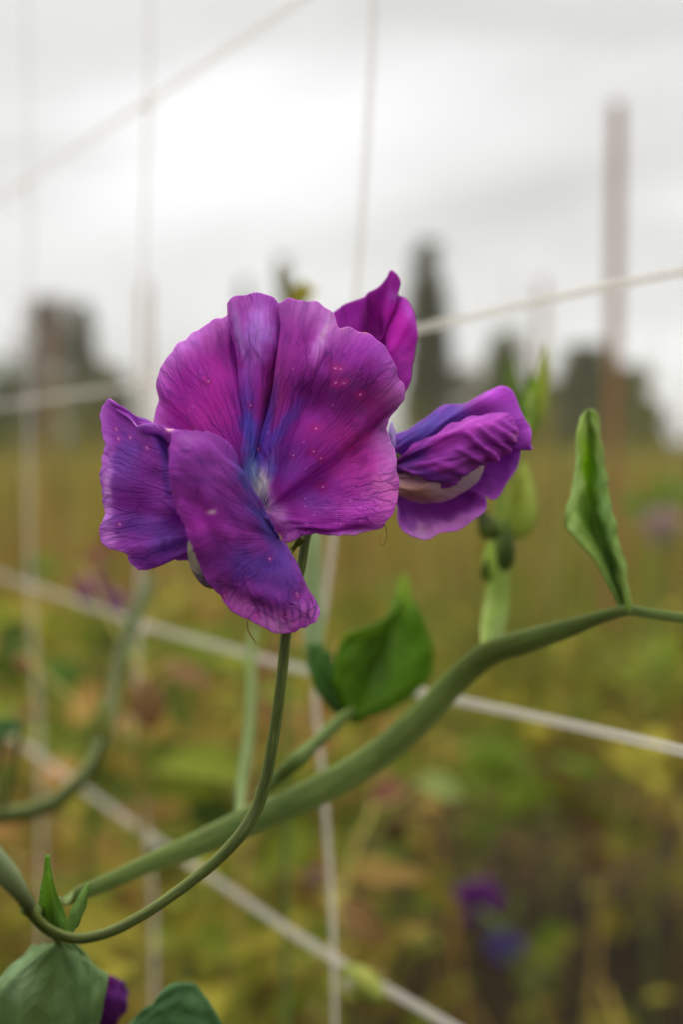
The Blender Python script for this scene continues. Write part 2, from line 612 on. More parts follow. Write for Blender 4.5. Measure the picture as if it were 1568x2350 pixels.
def bud_px(name, a, b, z, wpx, mat, parent, base, splats=(), seed=3, flat=.7, gain=1.5, n=18, m=26, bend=0.0):
    """plump pointed bud from pixel a to pixel b, widest wpx"""
    a, b = np.array(a, float), np.array(b, float)
    s = np.linspace(0, 1, m)
    prof = np.sin(np.pi * s ** .75) ** .8 * (1 - .25 * s) + .04
    dirv = (b - a) / np.linalg.norm(b - a)
    nrm = np.array([-dirv[1], dirv[0]])
    V, PX = [], []
    for i in range(m):
        c = a + (b - a) * s[i] + nrm * bend * math.sin(math.pi * s[i])
        for k in range(n):
            an = 2 * math.pi * k / n
            q = c + nrm * math.cos(an) * wpx / 2 * prof[i]
            d = math.sin(an) * flat * wpx / 2 * prof[i] / FPX * z
            V.append(at(q[0], q[1], z + d))
            PX.append(q)
    PX = np.array(PX)
    col = paint(PX[:, 0], PX[:, 1], base, splats, seed, gain)
    uv = np.stack([np.tile(np.arange(n) / n, m), np.repeat(s, n)], -1)
    return link(name, mesh_np(name, np.array(V), grid_faces(m, n, True), uv, col), mat, parent)


def leaf_w(p, d, nrm, L, Wd, col, fold=.3, curl=.3, k=7, tip=1.0):
    """one curved leaf: returns V,F,C arrays (grid k x 5)"""
    p, d, nrm = np.asarray(p, float), np.asarray(d, float), np.asarray(nrm, float)
    d = d / np.linalg.norm(d)
    side = np.cross(d, nrm)
    side /= np.linalg.norm(side) + 1e-9
    nrm = np.cross(side, d)
    V = []
    for i in range(k):
        s = i / (k - 1)
        w_ = Wd * .5 * (math.sin(math.pi * min(1, s ** .8 * .97 + .02)) ** .75) + .0003
        c = p + d * L * (s - curl * .3 * s * s) + nrm * (curl * L * .45 * (s - s * s * 1.9))
        for j in (-1, -.5, 0, .5, 1):
            V.append(c + side * w_ * j + nrm * (abs(j) ** 1.3) * w_ * fold)
    return np.array(V), grid_faces(k, 5), np.tile(col, (len(V), 1))


def merged(name, parts, mat, parent=None, thick=0):
    V, F, C, o = [], [], [], 0
    for v, f, c in parts:
        V.append(v)
        F.append(f + o)
        C.append(c)
        o += len(v)
    V = np.concatenate(V)
    me = mesh_np(name, V, np.concatenate(F), V[:, :2], np.clip(np.concatenate(C), 0.002, .9))
    return link(name, me, mat, parent)


# ------------------------------------------------------------------ ground
def structure(o):
    o['kind'] = 'structure'
    return o


m_soil, t = new_mat('field_soil_and_stubble')
obj = N(t, 'ShaderNodeTexCoord')
na = N(t, 'ShaderNodeTexNoise', i_Scale=1.3, i_Detail=6.0, i_Roughness=.6)
nb = N(t, 'ShaderNodeTexNoise', i_Scale=28.0, i_Detail=5.0, i_Roughness=.7)
t.links.new(obj.outputs['Object'], na.inputs['Vector'])
t.links.new(obj.outputs['Object'], nb.inputs['Vector'])
c_ = ramp(t, na.outputs['Fac'], [(.3, (.014, .009, .005)), (.45, (.024, .016, .007)), (.58, (.06, .042, .013)), (.72, (.03, .034, .008))])
c_ = mixc(t, .8, c_, ramp(t, nb.outputs['Fac'], [(.3, (.25, .25, .25)), (.7, (.72, .7, .66))]), 'OVERLAY')
finish(t, c_, rough=.95, spec=.1, transl=0, bump=nb.outputs['Fac'], bstr=.8, bdist=.03)
gx = np.concatenate([-np.geomspace(210, 2, 26), np.linspace(-1.5, 1.5, 13), np.geomspace(2, 210, 26)])
gy = np.concatenate([-np.geomspace(40, 1, 8), np.linspace(-.5, 6, 27), np.geomspace(6.5, 280, 40)])
X, Y = np.meshgrid(gx, gy, indexing='ij')
Zg = -.02 + .018 * np.sin(X * 3.1 + 1) * np.sin(Y * 2.3) * (np.abs(Y) < 20) - .0
gv = np.stack([X, Y, Zg], -1).reshape(-1, 3)
structure(link('ground', mesh_np('ground', gv, grid_faces(len(gx), len(gy))[:, ::-1]), m_soil))

# ------------------------------------------------------------------ the flowering sweet pea in focus
plant_base = Vector((-.085, .215, -.02))
plant = thing('sweet_pea_plant', plant_base,
              'sharp purple sweet pea in full bloom on a curved green stalk with winged vine', 'flower plant')

# --- vine and stalks
gp = np.array([plant_base, plant_base + Vector((.006, .004, .35)), plant_base + Vector((-.004, -.002, .62))])
v0 = at(np.array([-120, -60, -5]), np.array([1850, 1925, 1985]), np.array([.208, .208, .211]))
tube_w('vine', np.concatenate([gp, v0, at([48, 70], [2040, 2078], [.213, .217])]),
       np.array([.0024, .0024, .0024, .0023, .0022, .002, .0014, .0009]), M_pale, plant, m=120, n=14)
sk = [(30, 2030, .215, 12), (52, 2062, .217, 13.5), (74, 2097, .219, 13), (110, 2132, .222, 12.5), (165, 2152, .225, 12.5), (250, 2138, .229, 12.5), (330, 2097, .232, 12.5),
      (420, 2035, .236, 13), (500, 1970, .239, 14), (558, 1906, .241, 15), (590, 1850, .243, 15), (611, 1780, .244, 14), (626, 1700, .245, 13.5),
      (640, 1600, .246, 13), (649, 1520, .247, 12.5), (656, 1451, .248, 12.5), (672, 1375, .25, 11.5), (691, 1297, .252, 11), (700, 1241, .254, 11), (722, 1170, .258, 10), (760, 1050, .263, 9), (800, 980, .266, 8)]
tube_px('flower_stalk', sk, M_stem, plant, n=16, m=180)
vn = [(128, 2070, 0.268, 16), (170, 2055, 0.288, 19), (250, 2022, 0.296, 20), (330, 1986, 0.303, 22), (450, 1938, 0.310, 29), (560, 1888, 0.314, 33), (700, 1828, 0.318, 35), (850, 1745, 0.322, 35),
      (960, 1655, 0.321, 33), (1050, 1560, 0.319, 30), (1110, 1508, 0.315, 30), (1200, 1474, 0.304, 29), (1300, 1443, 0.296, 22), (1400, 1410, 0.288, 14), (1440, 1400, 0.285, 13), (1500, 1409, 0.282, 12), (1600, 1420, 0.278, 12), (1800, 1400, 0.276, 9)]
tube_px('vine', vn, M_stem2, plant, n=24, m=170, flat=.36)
tube_px('vine', [(60, 2085, .224, 15), (95, 2092, .238, 14), (132, 2070, .262, 14)], M_stem2, plant, n=12)
tube_px('leaf_stalk', [(590, 1830, .318, 14), (628, 1792, .318, 16), (680, 1745, .312, 18), (735, 1695, .326, 17), (786, 1648, .342, 15), (812, 1630, .35, 10)], M_stem2, plant, n=14, flat=.6)
tube_px('leaf_stalk', [(548, 1890, .33, 12), (554, 1800, .36, 14), (570, 1690, .39, 13), (577, 1580, .41, 12), (577, 1470, .43, 9), (585, 1440, .44, 6)], M_stem2, plant, n=12)
tube_px('leaf_stalk', [(722, 1500, .36, 20), (716, 1430, .365, 26), (712, 1340, .37, 26), (716, 1240, .375, 22), (722, 1180, .38, 16)], M_pale, plant, n=12, flat=.4)
tube_px('tendril', [(566, 1426, .244, 2.2), (567, 1440, .244, 2.6), (573, 1454, .244, 2.6), (581, 1466, .244, 2.2), (587, 1477, .244, 1.2)], M_tend, plant, n=8)
tube_px('tendril', [(884, 1200, .25, 2), (889, 1222, .25, 2), (886, 1240, .25, 2), (879, 1252, .25, 2), (874, 1246, .25, 1.5), (876, 1228, .25, 1.2)], M_tend, plant, n=8)

# --- flower in front
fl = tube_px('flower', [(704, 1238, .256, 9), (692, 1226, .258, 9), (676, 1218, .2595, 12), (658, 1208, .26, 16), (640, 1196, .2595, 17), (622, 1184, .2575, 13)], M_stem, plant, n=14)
fl['label'] = 'large open purple flower with spotted banner'
for (a, b, wd) in [((700, 1236), (664, 1262), 14), ((690, 1228), (668, 1272), 12)]:
    bud_px('sepal', a, b, .252, wd, M_leaf, fl, (74, 84, 22), [((b[0], b[1]), (14, 14), 0, (120, 110, 40), .7)])

B = (606, 1172, 7.0)
left = [(352, 1000, 4, 9), (351, 975, 4, 9), (369, 908, 3, 8), (360, 873, 3, 7.5), (367, 849, 2.5, 8), (387, 821, 2.5, 8), (419, 784, 2.5, 7.5), (449, 759, 2.5, 8), (483, 740, 3, 8), (512, 729, 4, 7.5)]
rows = fan(B, left)
fold_in = [(606, 1172, 7), (560, 1084, 6), (562, 1017, 6.2), (565, 943, 6.5), (558, 868, 7), (548, 800, 7.2), (537, 752, 7.5), (530, 727, 7.5)]
fold_bk = [(606, 1172, 7), (562, 1084, 5.4), (565, 1017, 5.2), (568, 943, 5.2), (562, 868, 5.4), (553, 800, 5.6), (545, 752, 6), (541, 722, 6)]
fold_fr = [(606, 1172, 7), (552, 1084, 4), (553, 1017, 3), (557, 943, 2.6), (550, 868, 2.4), (538, 794, 2.4), (524, 738, 2.6), (521, 692, 3.0)]
rows += [fold_in, fold_bk, fold_fr]
rows += [[(606, 1172, 7), (560, 1084, 3.2), (563, 1017, 2), (569, 943, 1.4), (566, 868, 1), (557, 794, 1), (545, 730, 1.6), (536, 681, 2.6)],
         [(606, 1172, 7), (567, 1084, 3.4), (573, 1017, 2.4), (584, 943, 1.6), (588, 868, 1), (584, 794, .8), (577, 730, 1.2), (568, 676, 2.4)],
         [(606, 1172, 7), (572, 1084, 3.6), (582, 1017, 2.8), (597, 943, 2), (607, 868, 1.4), (612, 794, 1.2), (611, 730, 1.6), (607, 677, 2.6)],
         [(606, 1172, 7), (577, 1084, 4), (588, 1017, 3.6), (606, 943, 3), (622, 868, 2.4), (632, 794, 2.2), (634, 740, 2.6), (632, 687, 3.2)],
         [(606, 1172, 7), (580, 1084, 4.6), (592, 1017, 4.4), (614, 943, 4.2), (634, 874, 3.8), (648, 814, 3.6), (650, 755, 3.8), (645, 699, 4)],
         [(606, 1172, 7), (582, 1084, 4.8), (596, 1017, 4.2), (617, 943, 3.6), (638, 874, 3), (652, 814, 2.8), (656, 762, 3), (652, 722, 3.2)],
         [(606, 1172, 7), (583, 1084, 4.4), (596, 1017, 3.4), (614, 943, 2.4), (632, 874, 1.6), (645, 814, 1.2), (646, 757, 1.2), (637, 703, 1.6)]]
right = [(653, 688, .4, 2), (677, 686, -.2, 2.6), (702, 687, -.2, 3), (726, 695, .2, 3.6), (751, 712, .8, 4), (769, 735, 1.2, 4.2), (778, 750, 1.2, 3.4), (796, 752, .6, 2.8), (821, 760, -.2, 2.4), (845, 770, -1, 2), (870, 787, -1.6, 2),
         (895, 814, -2, 2.4), (910, 839, -2.2, 3), (916, 864, -2.2, 3.4), (927, 893, -2, 3.2), (927, 913, -1.6, 3), (915, 938, -.6, 3), (897, 963, .6, 3), (888, 983, 1.4, 2.4), (895, 1007, 1.4, 1.2), (907, 1032, 1, 0), (911, 1067, .4, -1.2),
         (915, 1112, 0, -2), (914, 1146, -.2, -2.4), (900, 1181, -.2, -2.6), (880, 1208, 0, -2.4), (845, 1221, .4, -1.6), (796, 1227, 1, -.8), (736, 1226, 2, .4), (697, 1228, 3, 2), (672, 1240, 4.5, 3.5), (656, 1250, 6, 5)]
rows += fan(B, right)
ban_sp = [((430, 880), (110, 120), 0, (152, 34, 148), .95), ((395, 800), (60, 36), -45, (182, 100, 198), .85), ((362, 950), (30, 80), 0, (188, 88, 194), .85), ((450, 770), (60, 22), -30, (176, 88, 192), .7), ((500, 860), (40, 90), 0, (158, 30, 140), .7), ((470, 960), (70, 60), 0, (168, 38, 140), .6),
          ((590, 760), (34, 90), 8, (174, 118, 200), .95), ((545, 760), (12, 70), -12, (160, 140, 190), .6), ((630, 890), (26, 90), 12, (150, 48, 116), .8), ((655, 780), (30, 60), 5, (150, 50, 150), .7),
          ((573, 1005), (20, 120), -4, (84, 74, 172), 1.0), ((602, 1010), (11, 130), 14, (74, 58, 160), .85), ((645, 985), (15, 110), 34, (98, 74, 182), .9), ((690, 930), (14, 80), 40, (100, 46, 140), .55),
          ((660, 1060), (55, 45), 20, (120, 60, 158), .6), ((575, 1075), (22, 42), -8, (104, 124, 196), .95), ((612, 1085), (16, 50), 22, (136, 128, 206), .85),
          ((603, 1130), (20, 52), -10, (238, 236, 246), 1.0), ((585, 1090), (10, 40), -10, (150, 165, 205), .7), ((640, 1180), (20, 40), -35, (196, 150, 205), .7), ((668, 1222), (30, 20), -20, (186, 110, 190), .6),
          ((780, 900), (120, 80), 10, (92, 6, 88), .95), ((870, 925), (60, 46), 0, (100, 8, 78), .85), ((860, 800), (50, 30), 40, (168, 70, 182), .7), ((700, 800), (40, 80), 20, (156, 46, 150), .6),  # plum patches: petal colour plus shade of the lobe tilting away, painted in
          ((800, 810), (60, 40), 30, (150, 40, 158), .6), ((750, 750), (17, 75), 22, (208, 160, 220), .95), ((765, 735), (12, 16), 20, (196, 140, 205), .8), ((715, 700), (40, 16), 15, (172, 84, 184), .6), ((600, 685), (70, 14), 0, (176, 78, 190), .6), ((880, 815), (22, 40), -35, (168, 72, 180), .55),
          ((830, 1060), (80, 60), 0, (176, 50, 150), .8), ((885, 1125), (50, 60), 0, (196, 104, 176), .95), ((790, 1165), (100, 34), 0, (176, 66, 172), .85), ((800, 1215), (90, 14), 0, (138, 36, 140), .6), ((720, 1150), (50, 26), 20, (126, 66, 160), .6),
          ((850, 1010), (60, 18), 12, (170, 66, 150), .5), ((790, 1000), (70, 40), 0, (140, 22, 108), .6)]
rs = np.random.default_rng(5)
for (x, y, r) in [(768, 846, 17), (782, 848, 10), (770, 881, 14), (790, 882, 13), (725, 985, 12), (719, 1036, 10), (735, 1052, 10), (672, 1045, 8), (478, 876, 10), (740, 1118, 16), (828, 905, 12), (574, 930, 14), (592, 1030, 9)]:
    ban_sp.append(((x, y), (r, r * .85), 20, (156, 18, 104), .55, .6))
    ban_sp.append(((x + 1, y), (2.3, 2.0), 0, (230, 200, 232), .8, .1))
for _ in range(44):
    x, y = (rs.uniform(700, 890), rs.uniform(1130, 1205)) if _ < 30 else (rs.uniform(420, 890), rs.uniform(720, 1120))
    r = rs.uniform(1.8, 3)
    ban_sp.append(((x, y), (r, r * .8), 0, (214, 160, 218), rs.uniform(.3, .6), .1))
for k in range(6):
    ban_sp.append(((597 + k * 3.4, 1146 + (k % 3) * 6), (1.3, 22 - 2 * k), 14 + k * 2, (52, 34, 96), .8, .05))
for (x, y) in [(788, 752), (838, 766), (780, 749)]:
    ban_sp.append(((x, y), (8, 4), 20, (190, 150, 70), .6))
loft_px('banner_petal', rows, M_ban, fl, nt_=460, ns=150, base=(146, 42, 150), splats=ban_sp, gain=1.6, rim=2.2, ruffle=.0004, lump=.00045, seed=21, edge=((196, 130, 210), .17, .8))

# far wing (points away to the side)
Bl = (600, 1176, 5.0)
wl = [(520, 1015, -1, 1), (450, 1000, -3, -3), (405, 988, -7, -7), (389, 985, -8, -8.5), (354, 973, -7.5, -8), (322, 967, -6, -7.2), (300, 950, -4, -5.6), (276, 931, -4, -4.4), (256, 916, -4.5, -3.4), (240, 927, -5, -3.2), (229, 948, -5.5, -3.4), (233, 988, -6, -4), (238, 1017, -6.4, -4.6), (232, 1067, -6.6, -4.6),
      (230, 1117, -6.6, -4.2), (232, 1166, -6.4, -4), (237, 1194, -6, -4.4), (228, 1216, -5.8, -4), (231, 1238, -5.4, -4), (252, 1260, -5, -4.4), (291, 1273, -4.6, -5.6), (295, 1289, -4.4, -5), (307, 1304, -4.2, -4.6), (332, 1311, -4, -4.4), (364, 1302, -3.6, -4), (399, 1284, -3, -3.4), (430, 1273, -2, -2.6), (480, 1262, 0, -1), (530, 1244, 2, 1)]
wl_sp = [((285, 1060), (40, 70), 10, (92, 52, 140), .8), ((243, 1125), (18, 90), 0, (196, 146, 208), .95), ((240, 1030), (14, 60), 0, (160, 84, 176), .7), ((258, 940), (22, 26), 0, (160, 74, 176), .7), ((330, 1110), (60, 60), 0, (132, 56, 150), .6), ((310, 1205), (70, 26), 8, (96, 56, 142), .7), ((248, 1232), (26, 26), 0, (190, 124, 198), .9), ((330, 1285), (50, 22), 0, (134, 62, 164), .8),
         ((385, 1240), (40, 40), 0, (96, 66, 150), .7), ((360, 1010), (14, 60), -30, (78, 48, 140), .8), ((345, 985), (45, 10), 12, (166, 70, 170), .7), ((388, 986), (9, 6), 10, (226, 190, 180), .9, .2), ((310, 990), (40, 12), 35, (140, 60, 160), .7), ((380, 1080), (10, 70), -8, (74, 44, 132), .6), ((300, 1150), (60, 20), 0, (128, 48, 150), .5)]
for (x, y) in [(262, 984), (298, 1004), (268, 1005), (338, 1030), (274, 1203)]:
    wl_sp += [((x, y), (8, 7), 0, (160, 40, 140), .6, .5), ((x, y), (2.8, 2.4), 0, (226, 180, 206), .85, .1)]
o = loft_px('wing_petal', fan(Bl, wl), M_wing, fl, nt_=260, ns=110, base=(136, 54, 152), splats=wl_sp, gain=1.65, rim=1.6, ruffle=.00035, lump=.0006, seed=33, edge=((184, 116, 200), .06, .7),
            extra=lambda x, y, s, t: -.0012 * np.exp(-((x - 345 - (y - 1000) * .45) / 16) ** 2) * (y < 1130) + .0008 * np.exp(-((y - 1180 - (x - 300) * .12) / 22) ** 2))

# keel between the wings
Bk = (600, 1232, 2.0)
kl = [(500, 1205, -4, -4), (440, 1228, -8, -7), (431, 1246, -9.5, -8), (433, 1285, -10, -8), (447, 1322, -10, -8), (470, 1345, -9, -7), (520, 1345, -7, -5), (570, 1300, -3, -2), (600, 1262, 0, 1)]
loft_px('keel_petal', fan(Bk, kl), M_keel, fl, nt_=60, ns=40, base=(142, 132, 122), splats=[((445, 1270), (16, 60), 0, (150, 140, 120), .8), ((470, 1330), (30, 20), 0, (110, 90, 120), .7)], gain=1.2, ruffle=0, lump=.00005, seed=4)

# near wing (comes towards the viewer and hangs down)
Bf = (640, 1236, 2.5)
wf = [(634, 1226, 1.5, 1), (622, 1211, 0, 0), (597, 1166, -3, -2.5), (578, 1122, -5.5, -4.5), (548, 1084, -8, -6.5), (529, 1042, -11, -9), (509, 1012, -13, -11.5), (479, 992, -15, -14), (445, 980, -17, -16.5), (415, 979, -18.5, -18.5), (397, 988, -19.5, -20.5), (390, 1015, -20, -21.5), (388, 1055, -20, -22), (390, 1090, -19.5, -22), (397, 1131, -18, -21),
      (409, 1181, -16, -19.5), (429, 1221, -14.5, -17.5), (443, 1258, -13, -15.5), (460, 1300, -12, -12.5), (479, 1334, -11, -10.5), (498, 1355, -10.4, -9), (518, 1382, -9.8, -7.6), (548, 1409, -9.2, -6.2), (578, 1427, -8.8, -5), (612, 1441, -8.4, -4), (647, 1449, -8, -3), (687, 1446, -7.4, -2), (715, 1434, -6.6, -1.2), (729, 1409, -5.4, -.6), (721, 1384, -4.2, -.2), (703, 1350, -2.8, 0), (689, 1315, -1.4, .4), (672, 1285, 0, 1), (656, 1258, 1.6, 1.8)]
wf_sp = [((450, 1000), (64, 30), 0, (112, 40, 122), .9), ((480, 1085), (80, 60), 0, (112, 38, 124), .8), ((430, 1130), (34, 60), 0, (138, 46, 146), .5), ((465, 1195), (70, 40), 25, (188, 72, 192), .9), ((540, 1240), (90, 24), 5, (150, 50, 150), .55), ((560, 1080), (30, 60), -35, (100, 56, 142), .5),
         ((600, 1300), (90, 45), 12, (70, 40, 122), .95), ((560, 1180), (50, 26), 20, (118, 52, 150), .5), ((605, 1200), (18, 70), -32, (88, 84, 172), .9), ((560, 1105), (10, 50), -35, (66, 70, 140), .8), ((650, 1275), (24, 40), -20, (92, 66, 148), .6), ((650, 1350), (60, 40), 30, (92, 48, 132), .7),
         ((555, 1395), (70, 24), 35, (205, 112, 208), .95), ((640, 1428), (70, 28), 0, (228, 140, 228), .95), ((712, 1405), (26, 40), -30, (214, 124, 216), .9), ((500, 1330), (30, 30), 40, (150, 60, 165), .7), ((700, 1340), (12, 50), -20, (150, 50, 150), .5),
         ((484, 1173), (11, 5.5), -4, (232, 205, 206), .95, .15), ((460, 1060), (60, 8), 0, (92, 36, 112), .5), ((450, 1100), (70, 8), 3, (96, 36, 114), .5), ((455, 1030), (50, 7), 0, (128, 46, 140), .5)]
for k in range(9):
    wf_sp.append(((585 + k * 17, 1395 + 4 * math.sin(k * 2)), (3.2, 34), -24 + k * 4, (104, 44, 132), .55, .2))
for (x, y) in [(684, 1368), (681, 1362), (515, 1364), (585, 1416), (655, 1415), (618, 1282)]:
    wf_sp += [((x, y), (8, 7), 0, (152, 38, 132), .6, .5), ((x, y), (2.8, 2.5), 0, (222, 170, 200), .8, .1)]
loft_px('wing_petal', fan(Bf, wf), M_wing, fl, nt_=280, ns=120, base=(138, 50, 148), splats=wf_sp, gain=1.65, rim=1.6, ruffle=.0003, lump=.0007, seed=40, edge=((164, 80, 182), .05, .3))

# --- flower turned to the side, behind on the same stalk
Z2 = .263
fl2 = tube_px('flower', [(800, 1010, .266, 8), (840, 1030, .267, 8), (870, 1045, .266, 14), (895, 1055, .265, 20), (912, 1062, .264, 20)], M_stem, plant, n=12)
fl2['label'] = 'purple flower seen from the side with pale keel'
B2 = (896, 1062, 5.0)
b2 = [(898, 1010, 3, 3), (904, 1002, 2.4, 3), (935, 982, 1.2, 3), (969, 960, .4, 3), (1014, 939, 0, 3), (1070, 924, -.6, 3), (1092, 912, -.8, 3), (1126, 895, -1, 3), (1155, 889, -.6, 3), (1175, 897, 0, 3), (1188, 915, 1, 2.6), (1196, 939, 2, 2), (1205, 960, 3.6, .6), (1217, 982, 5, -.6), (1223, 1004, 6.5, -1.4), (1222, 1024, 7, -1), (1209, 1013, 8, 1), (1203, 1022, 8.5, 1.4), (1192, 1056, 9, 2), (1180, 1087, 9, 2.4),
      (1159, 1116, 9, 2), (1134, 1142, 9, 2), (1112, 1134, 9, 3), (1117, 1151, 9, 2.4), (1112, 1174, 9, 1.4), (1092, 1195, 9, .6), (1058, 1212, 8.6, 0), (1011, 1225, 8, -.6), (980, 1238, 7.6, -1), (951, 1230, 7.4, -1), (926, 1210, 7, -.6), (917, 1175, 6.6, 0), (905, 1140, 6, 2)]
b2_sp = [((970, 990), (80, 34), -28, (84, 74, 156), .9), ((1050, 945), (46, 24), -25, (72, 50, 140), .85), ((1095, 925), (40, 26), -25, (132, 34, 134), .7), ((1150, 905), (46, 24), 8, (172, 66, 186), .9), ((1190, 975), (30, 40), 40, (134, 44, 148), .8), ((1150, 1060), (50, 46), 0, (120, 40, 142), .7), ((1050, 1160), (90, 24), -18, (108, 30, 120), .8), ((960, 1222), (66, 30), 10, (216, 156, 216), .97), ((1050, 1200), (80, 20), -20, (204, 134, 208), .92), ((935, 1180), (26, 40), 0, (140, 64, 164), .7), ((1130, 1130), (30, 26), 0, (160, 80, 170), .7), ((1185, 1060), (12, 50), 15, (168, 96, 184), .7)]
loft_px('banner_petal', fan(B2, b2), M_side, fl2, nt_=240, ns=70, base=(140, 56, 156), splats=b2_sp, gain=1.7, ruffle=.00025, lump=.0003, seed=50, z0=Z2, edge=((172, 84, 188), .08, .5))
Bw = (900, 1066, 3.0)
w2 = [(913, 1060, 2, 1.2), (930, 1046, 0, .6), (969, 1014, -2, -.6), (1047, 976, -5, -2), (1103, 954, -7, -2.6), (1144, 945, -8, -2.6), (1170, 953, -8, -2.4), (1184, 975, -8, -2.2), (1187, 1000, -8, -1.6), (1183, 1010, -8, -1), (1173, 1031, -8, -1), (1153, 1045, -8, -1.6), (1121, 1058, -8, -2), (1081, 1089, -7.4, -3.4), (1043, 1112, -6.4, -4), (1016, 1114, -5.6, -4), (996, 1101, -4.6, -3.6), (958, 1087, -2.6, -2), (940, 1079, -1, -.6), (916, 1088, 1, 1.6)]
w2_sp = [((955, 1048), (44, 13), -42, (60, 40, 120), .8), ((985, 1090), (50, 12), 20, (70, 36, 116), .7), ((1040, 1000), (90, 18), -25, (158, 46, 156), .7), ((1110, 970), (60, 20), -14, (164, 60, 166), .7), ((1060, 1050), (70, 30), -10, (138, 52, 150), .6), ((1030, 1095), (60, 14), -8, (112, 50, 140), .7), ((1140, 1005), (40, 20), 20, (112, 30, 116), .7), ((1090, 1060), (40, 12), 20, (150, 72, 160), .6), ((1180, 1000), (16, 7), 0, (196, 130, 180), .7)]


def crumple(x, y, s, t):
    o = 0
    for (ax, ay, bx, by, wd, am) in [(1072, 996, 1128, 1044, 6, 1.0), (1100, 984, 1160, 1030, 6.5, 1.1), (1132, 976, 1180, 1012, 6, .9), (1050, 1030, 1112, 1058, 7, .9), (1090, 1016, 1140, 1048, 5, .7), (1000, 1060, 1070, 1085, 9, .5), (1150, 965, 1182, 992, 5, .6)]:
        dx, dy = bx - ax, by - ay
        q = np.clip(((x - ax) * dx + (y - ay) * dy) / (dx * dx + dy * dy), 0, 1)
        d2 = (x - ax - q * dx) ** 2 + (y - ay - q * dy) ** 2
        o = o + am * (.4 + .6 * q) * np.exp(-d2 / wd ** 2)
    return .0011 * o


loft_px('wing_petal', fan(Bw, w2), M_side, fl2, nt_=240, ns=100, base=(146, 50, 154), splats=w2_sp, gain=1.65, rim=1.6, ruffle=.0002, lump=.0003, seed=61, z0=Z2, edge=((164, 70, 170), .06, .5), extra=crumple, toward=True)
k2 = [(916, 1080, 3, 3), (960, 1080, 0, 1), (1020, 1095, -3, 1), (1080, 1080, -4, 0), (1118, 1058, -4, 0), (1112, 1072, -5, -1), (1090, 1109, -5, 1), (1056, 1134, -5, 2), (1016, 1151, -4.6, 2), (980, 1155, -4, 2), (947, 1150, -2.6, 2), (921, 1138, 0, 3), (908, 1120, 3, 4)]
loft_px('keel_petal', fan((898, 1096, 4.5), k2), M_keel, fl2, nt_=90, ns=40, base=(164, 140, 146), splats=[((950, 1125), (50, 22), 15, (140, 100, 84), .8), ((945, 1098), (40, 16), 10, (120, 84, 100), .7), ((1080, 1105), (40, 24), -45, (160, 146, 160), .8)], gain=2.0, ruffle=.0001, lump=.0002, seed=6, z0=Z2)
loft_px('sepal', fan((892, 1030, 2), [(895, 990, 0, 1), (900, 968, 0, 1), (906, 985, 0, 1), (908, 1010, 0, 1), (904, 1040, 1, 2)]), M_side, fl2, nt_=24, ns=12, base=(176, 150, 206), gain=1.4, z0=.256, ruffle=0, lump=.0001)

# --- flower seen from behind, poking up past the first one
Z3 = .268
fl3 = tube_px('flower', [(800, 985, .266, 8), (812, 950, .268, 9), (822, 915, .269, 16), (834, 880, .269, 18), (842, 850, .268, 15)], M_stem, plant, n=12)
fl3['label'] = 'magenta petals with pointed folded tip, half hidden'
B3 = (842, 900, 3.0)
b3 = [(720, 830, 2, 4), (730, 770, 1, 3), (762, 718, 0, 1), (800, 696, 0, 0), (832, 684, .5, -.4), (858, 671, 1.5, 0), (880, 648, 2.5, 1), (891, 634, 2, 1), (901, 621, 1.4, .6), (912, 630, .8, .4), (921, 646, .6, .6), (920, 662, 1.6, 2), (909, 678, 3, 4), (918, 679, 1.2, 2), (935, 688, -1.6, 0), (949, 714, -3, -1), (955, 762, -3.2, -1), (951, 814, -3, -.6), (943, 866, -2, 0), (932, 896, -1, .6), (900, 940, 0, 2)]
b3_sp = [((800, 720), (50, 40), -20, (140, 34, 146), .7), ((850, 730), (20, 60), 5, (98, 16, 96), .85), ((915, 760), (40, 70), 0, (172, 24, 156), .9), ((940, 720), (14, 40), -20, (176, 76, 184), .8), ((930, 850), (26, 60), 10, (176, 60, 172), .7), ((895, 650), (22, 26), 0, (140, 36, 140), .8), ((905, 680), (12, 12), 0, (150, 90, 170), .6)]  # dark stripe beside the fold paints its shade into the petal colour
loft_px('banner_petal', fan(B3, b3), M_side, fl3, nt_=180, ns=60, base=(150, 30, 146), splats=b3_sp, gain=1.6, ruffle=.00012, lump=.0002, seed=71, z0=Z3, edge=((172, 70, 178), .06, .5),
        toward=True, extra=lambda x, y, s, t: -.0016 * np.exp(-((x - 856 - (y - 700) * .16) / 11) ** 2) * (y < 860))

# --- young folded leaf at the end of the vine
fy = thing  # (keeps the name short below)
fo_rows = []
for (y, xl, xm, xr, dl, dm_, dr) in [(942, 1344, 1350, 1357, 0, -1, 0), (958, 1332, 1350, 1366, -2, 0, 2), (985, 1327, 1352, 1377, -4, 1, 3), (1030, 1324, 1352, 1386, -5, 2.5, 3), (1080, 1320, 1350, 1392, -6, 3, 2), (1130, 1312, 1354, 1398, -6, 3, 1), (1170, 1300, 1360, 1404, -6, 2.5, 0), (1200, 1300, 1366, 1410, -5.4, 2, -1), (1225, 1318, 1374, 1416, -4.6, 2, -1.4), (1255, 1345, 1384, 1424, -4, 1.5, -1.6), (1290, 1372, 1398, 1434, -3, 1, -1.4), (1330, 1392, 1412, 1442, -2, .6, -1), (1370, 1412, 1426, 1448, -1, .4, -.6), (1405, 1424, 1436, 1450, 0, 0, 0)]:
    fo_rows.append([(xl, y + 6, dl), ((xl + xm) / 2, y + 2, dl * .35 + dm_ * .65 - 1.2), (xm, y, dm_), ((xm + xr) / 2, y - 2, (dm_ + dr) / 2 - 2.6), (xr, y, dr)])
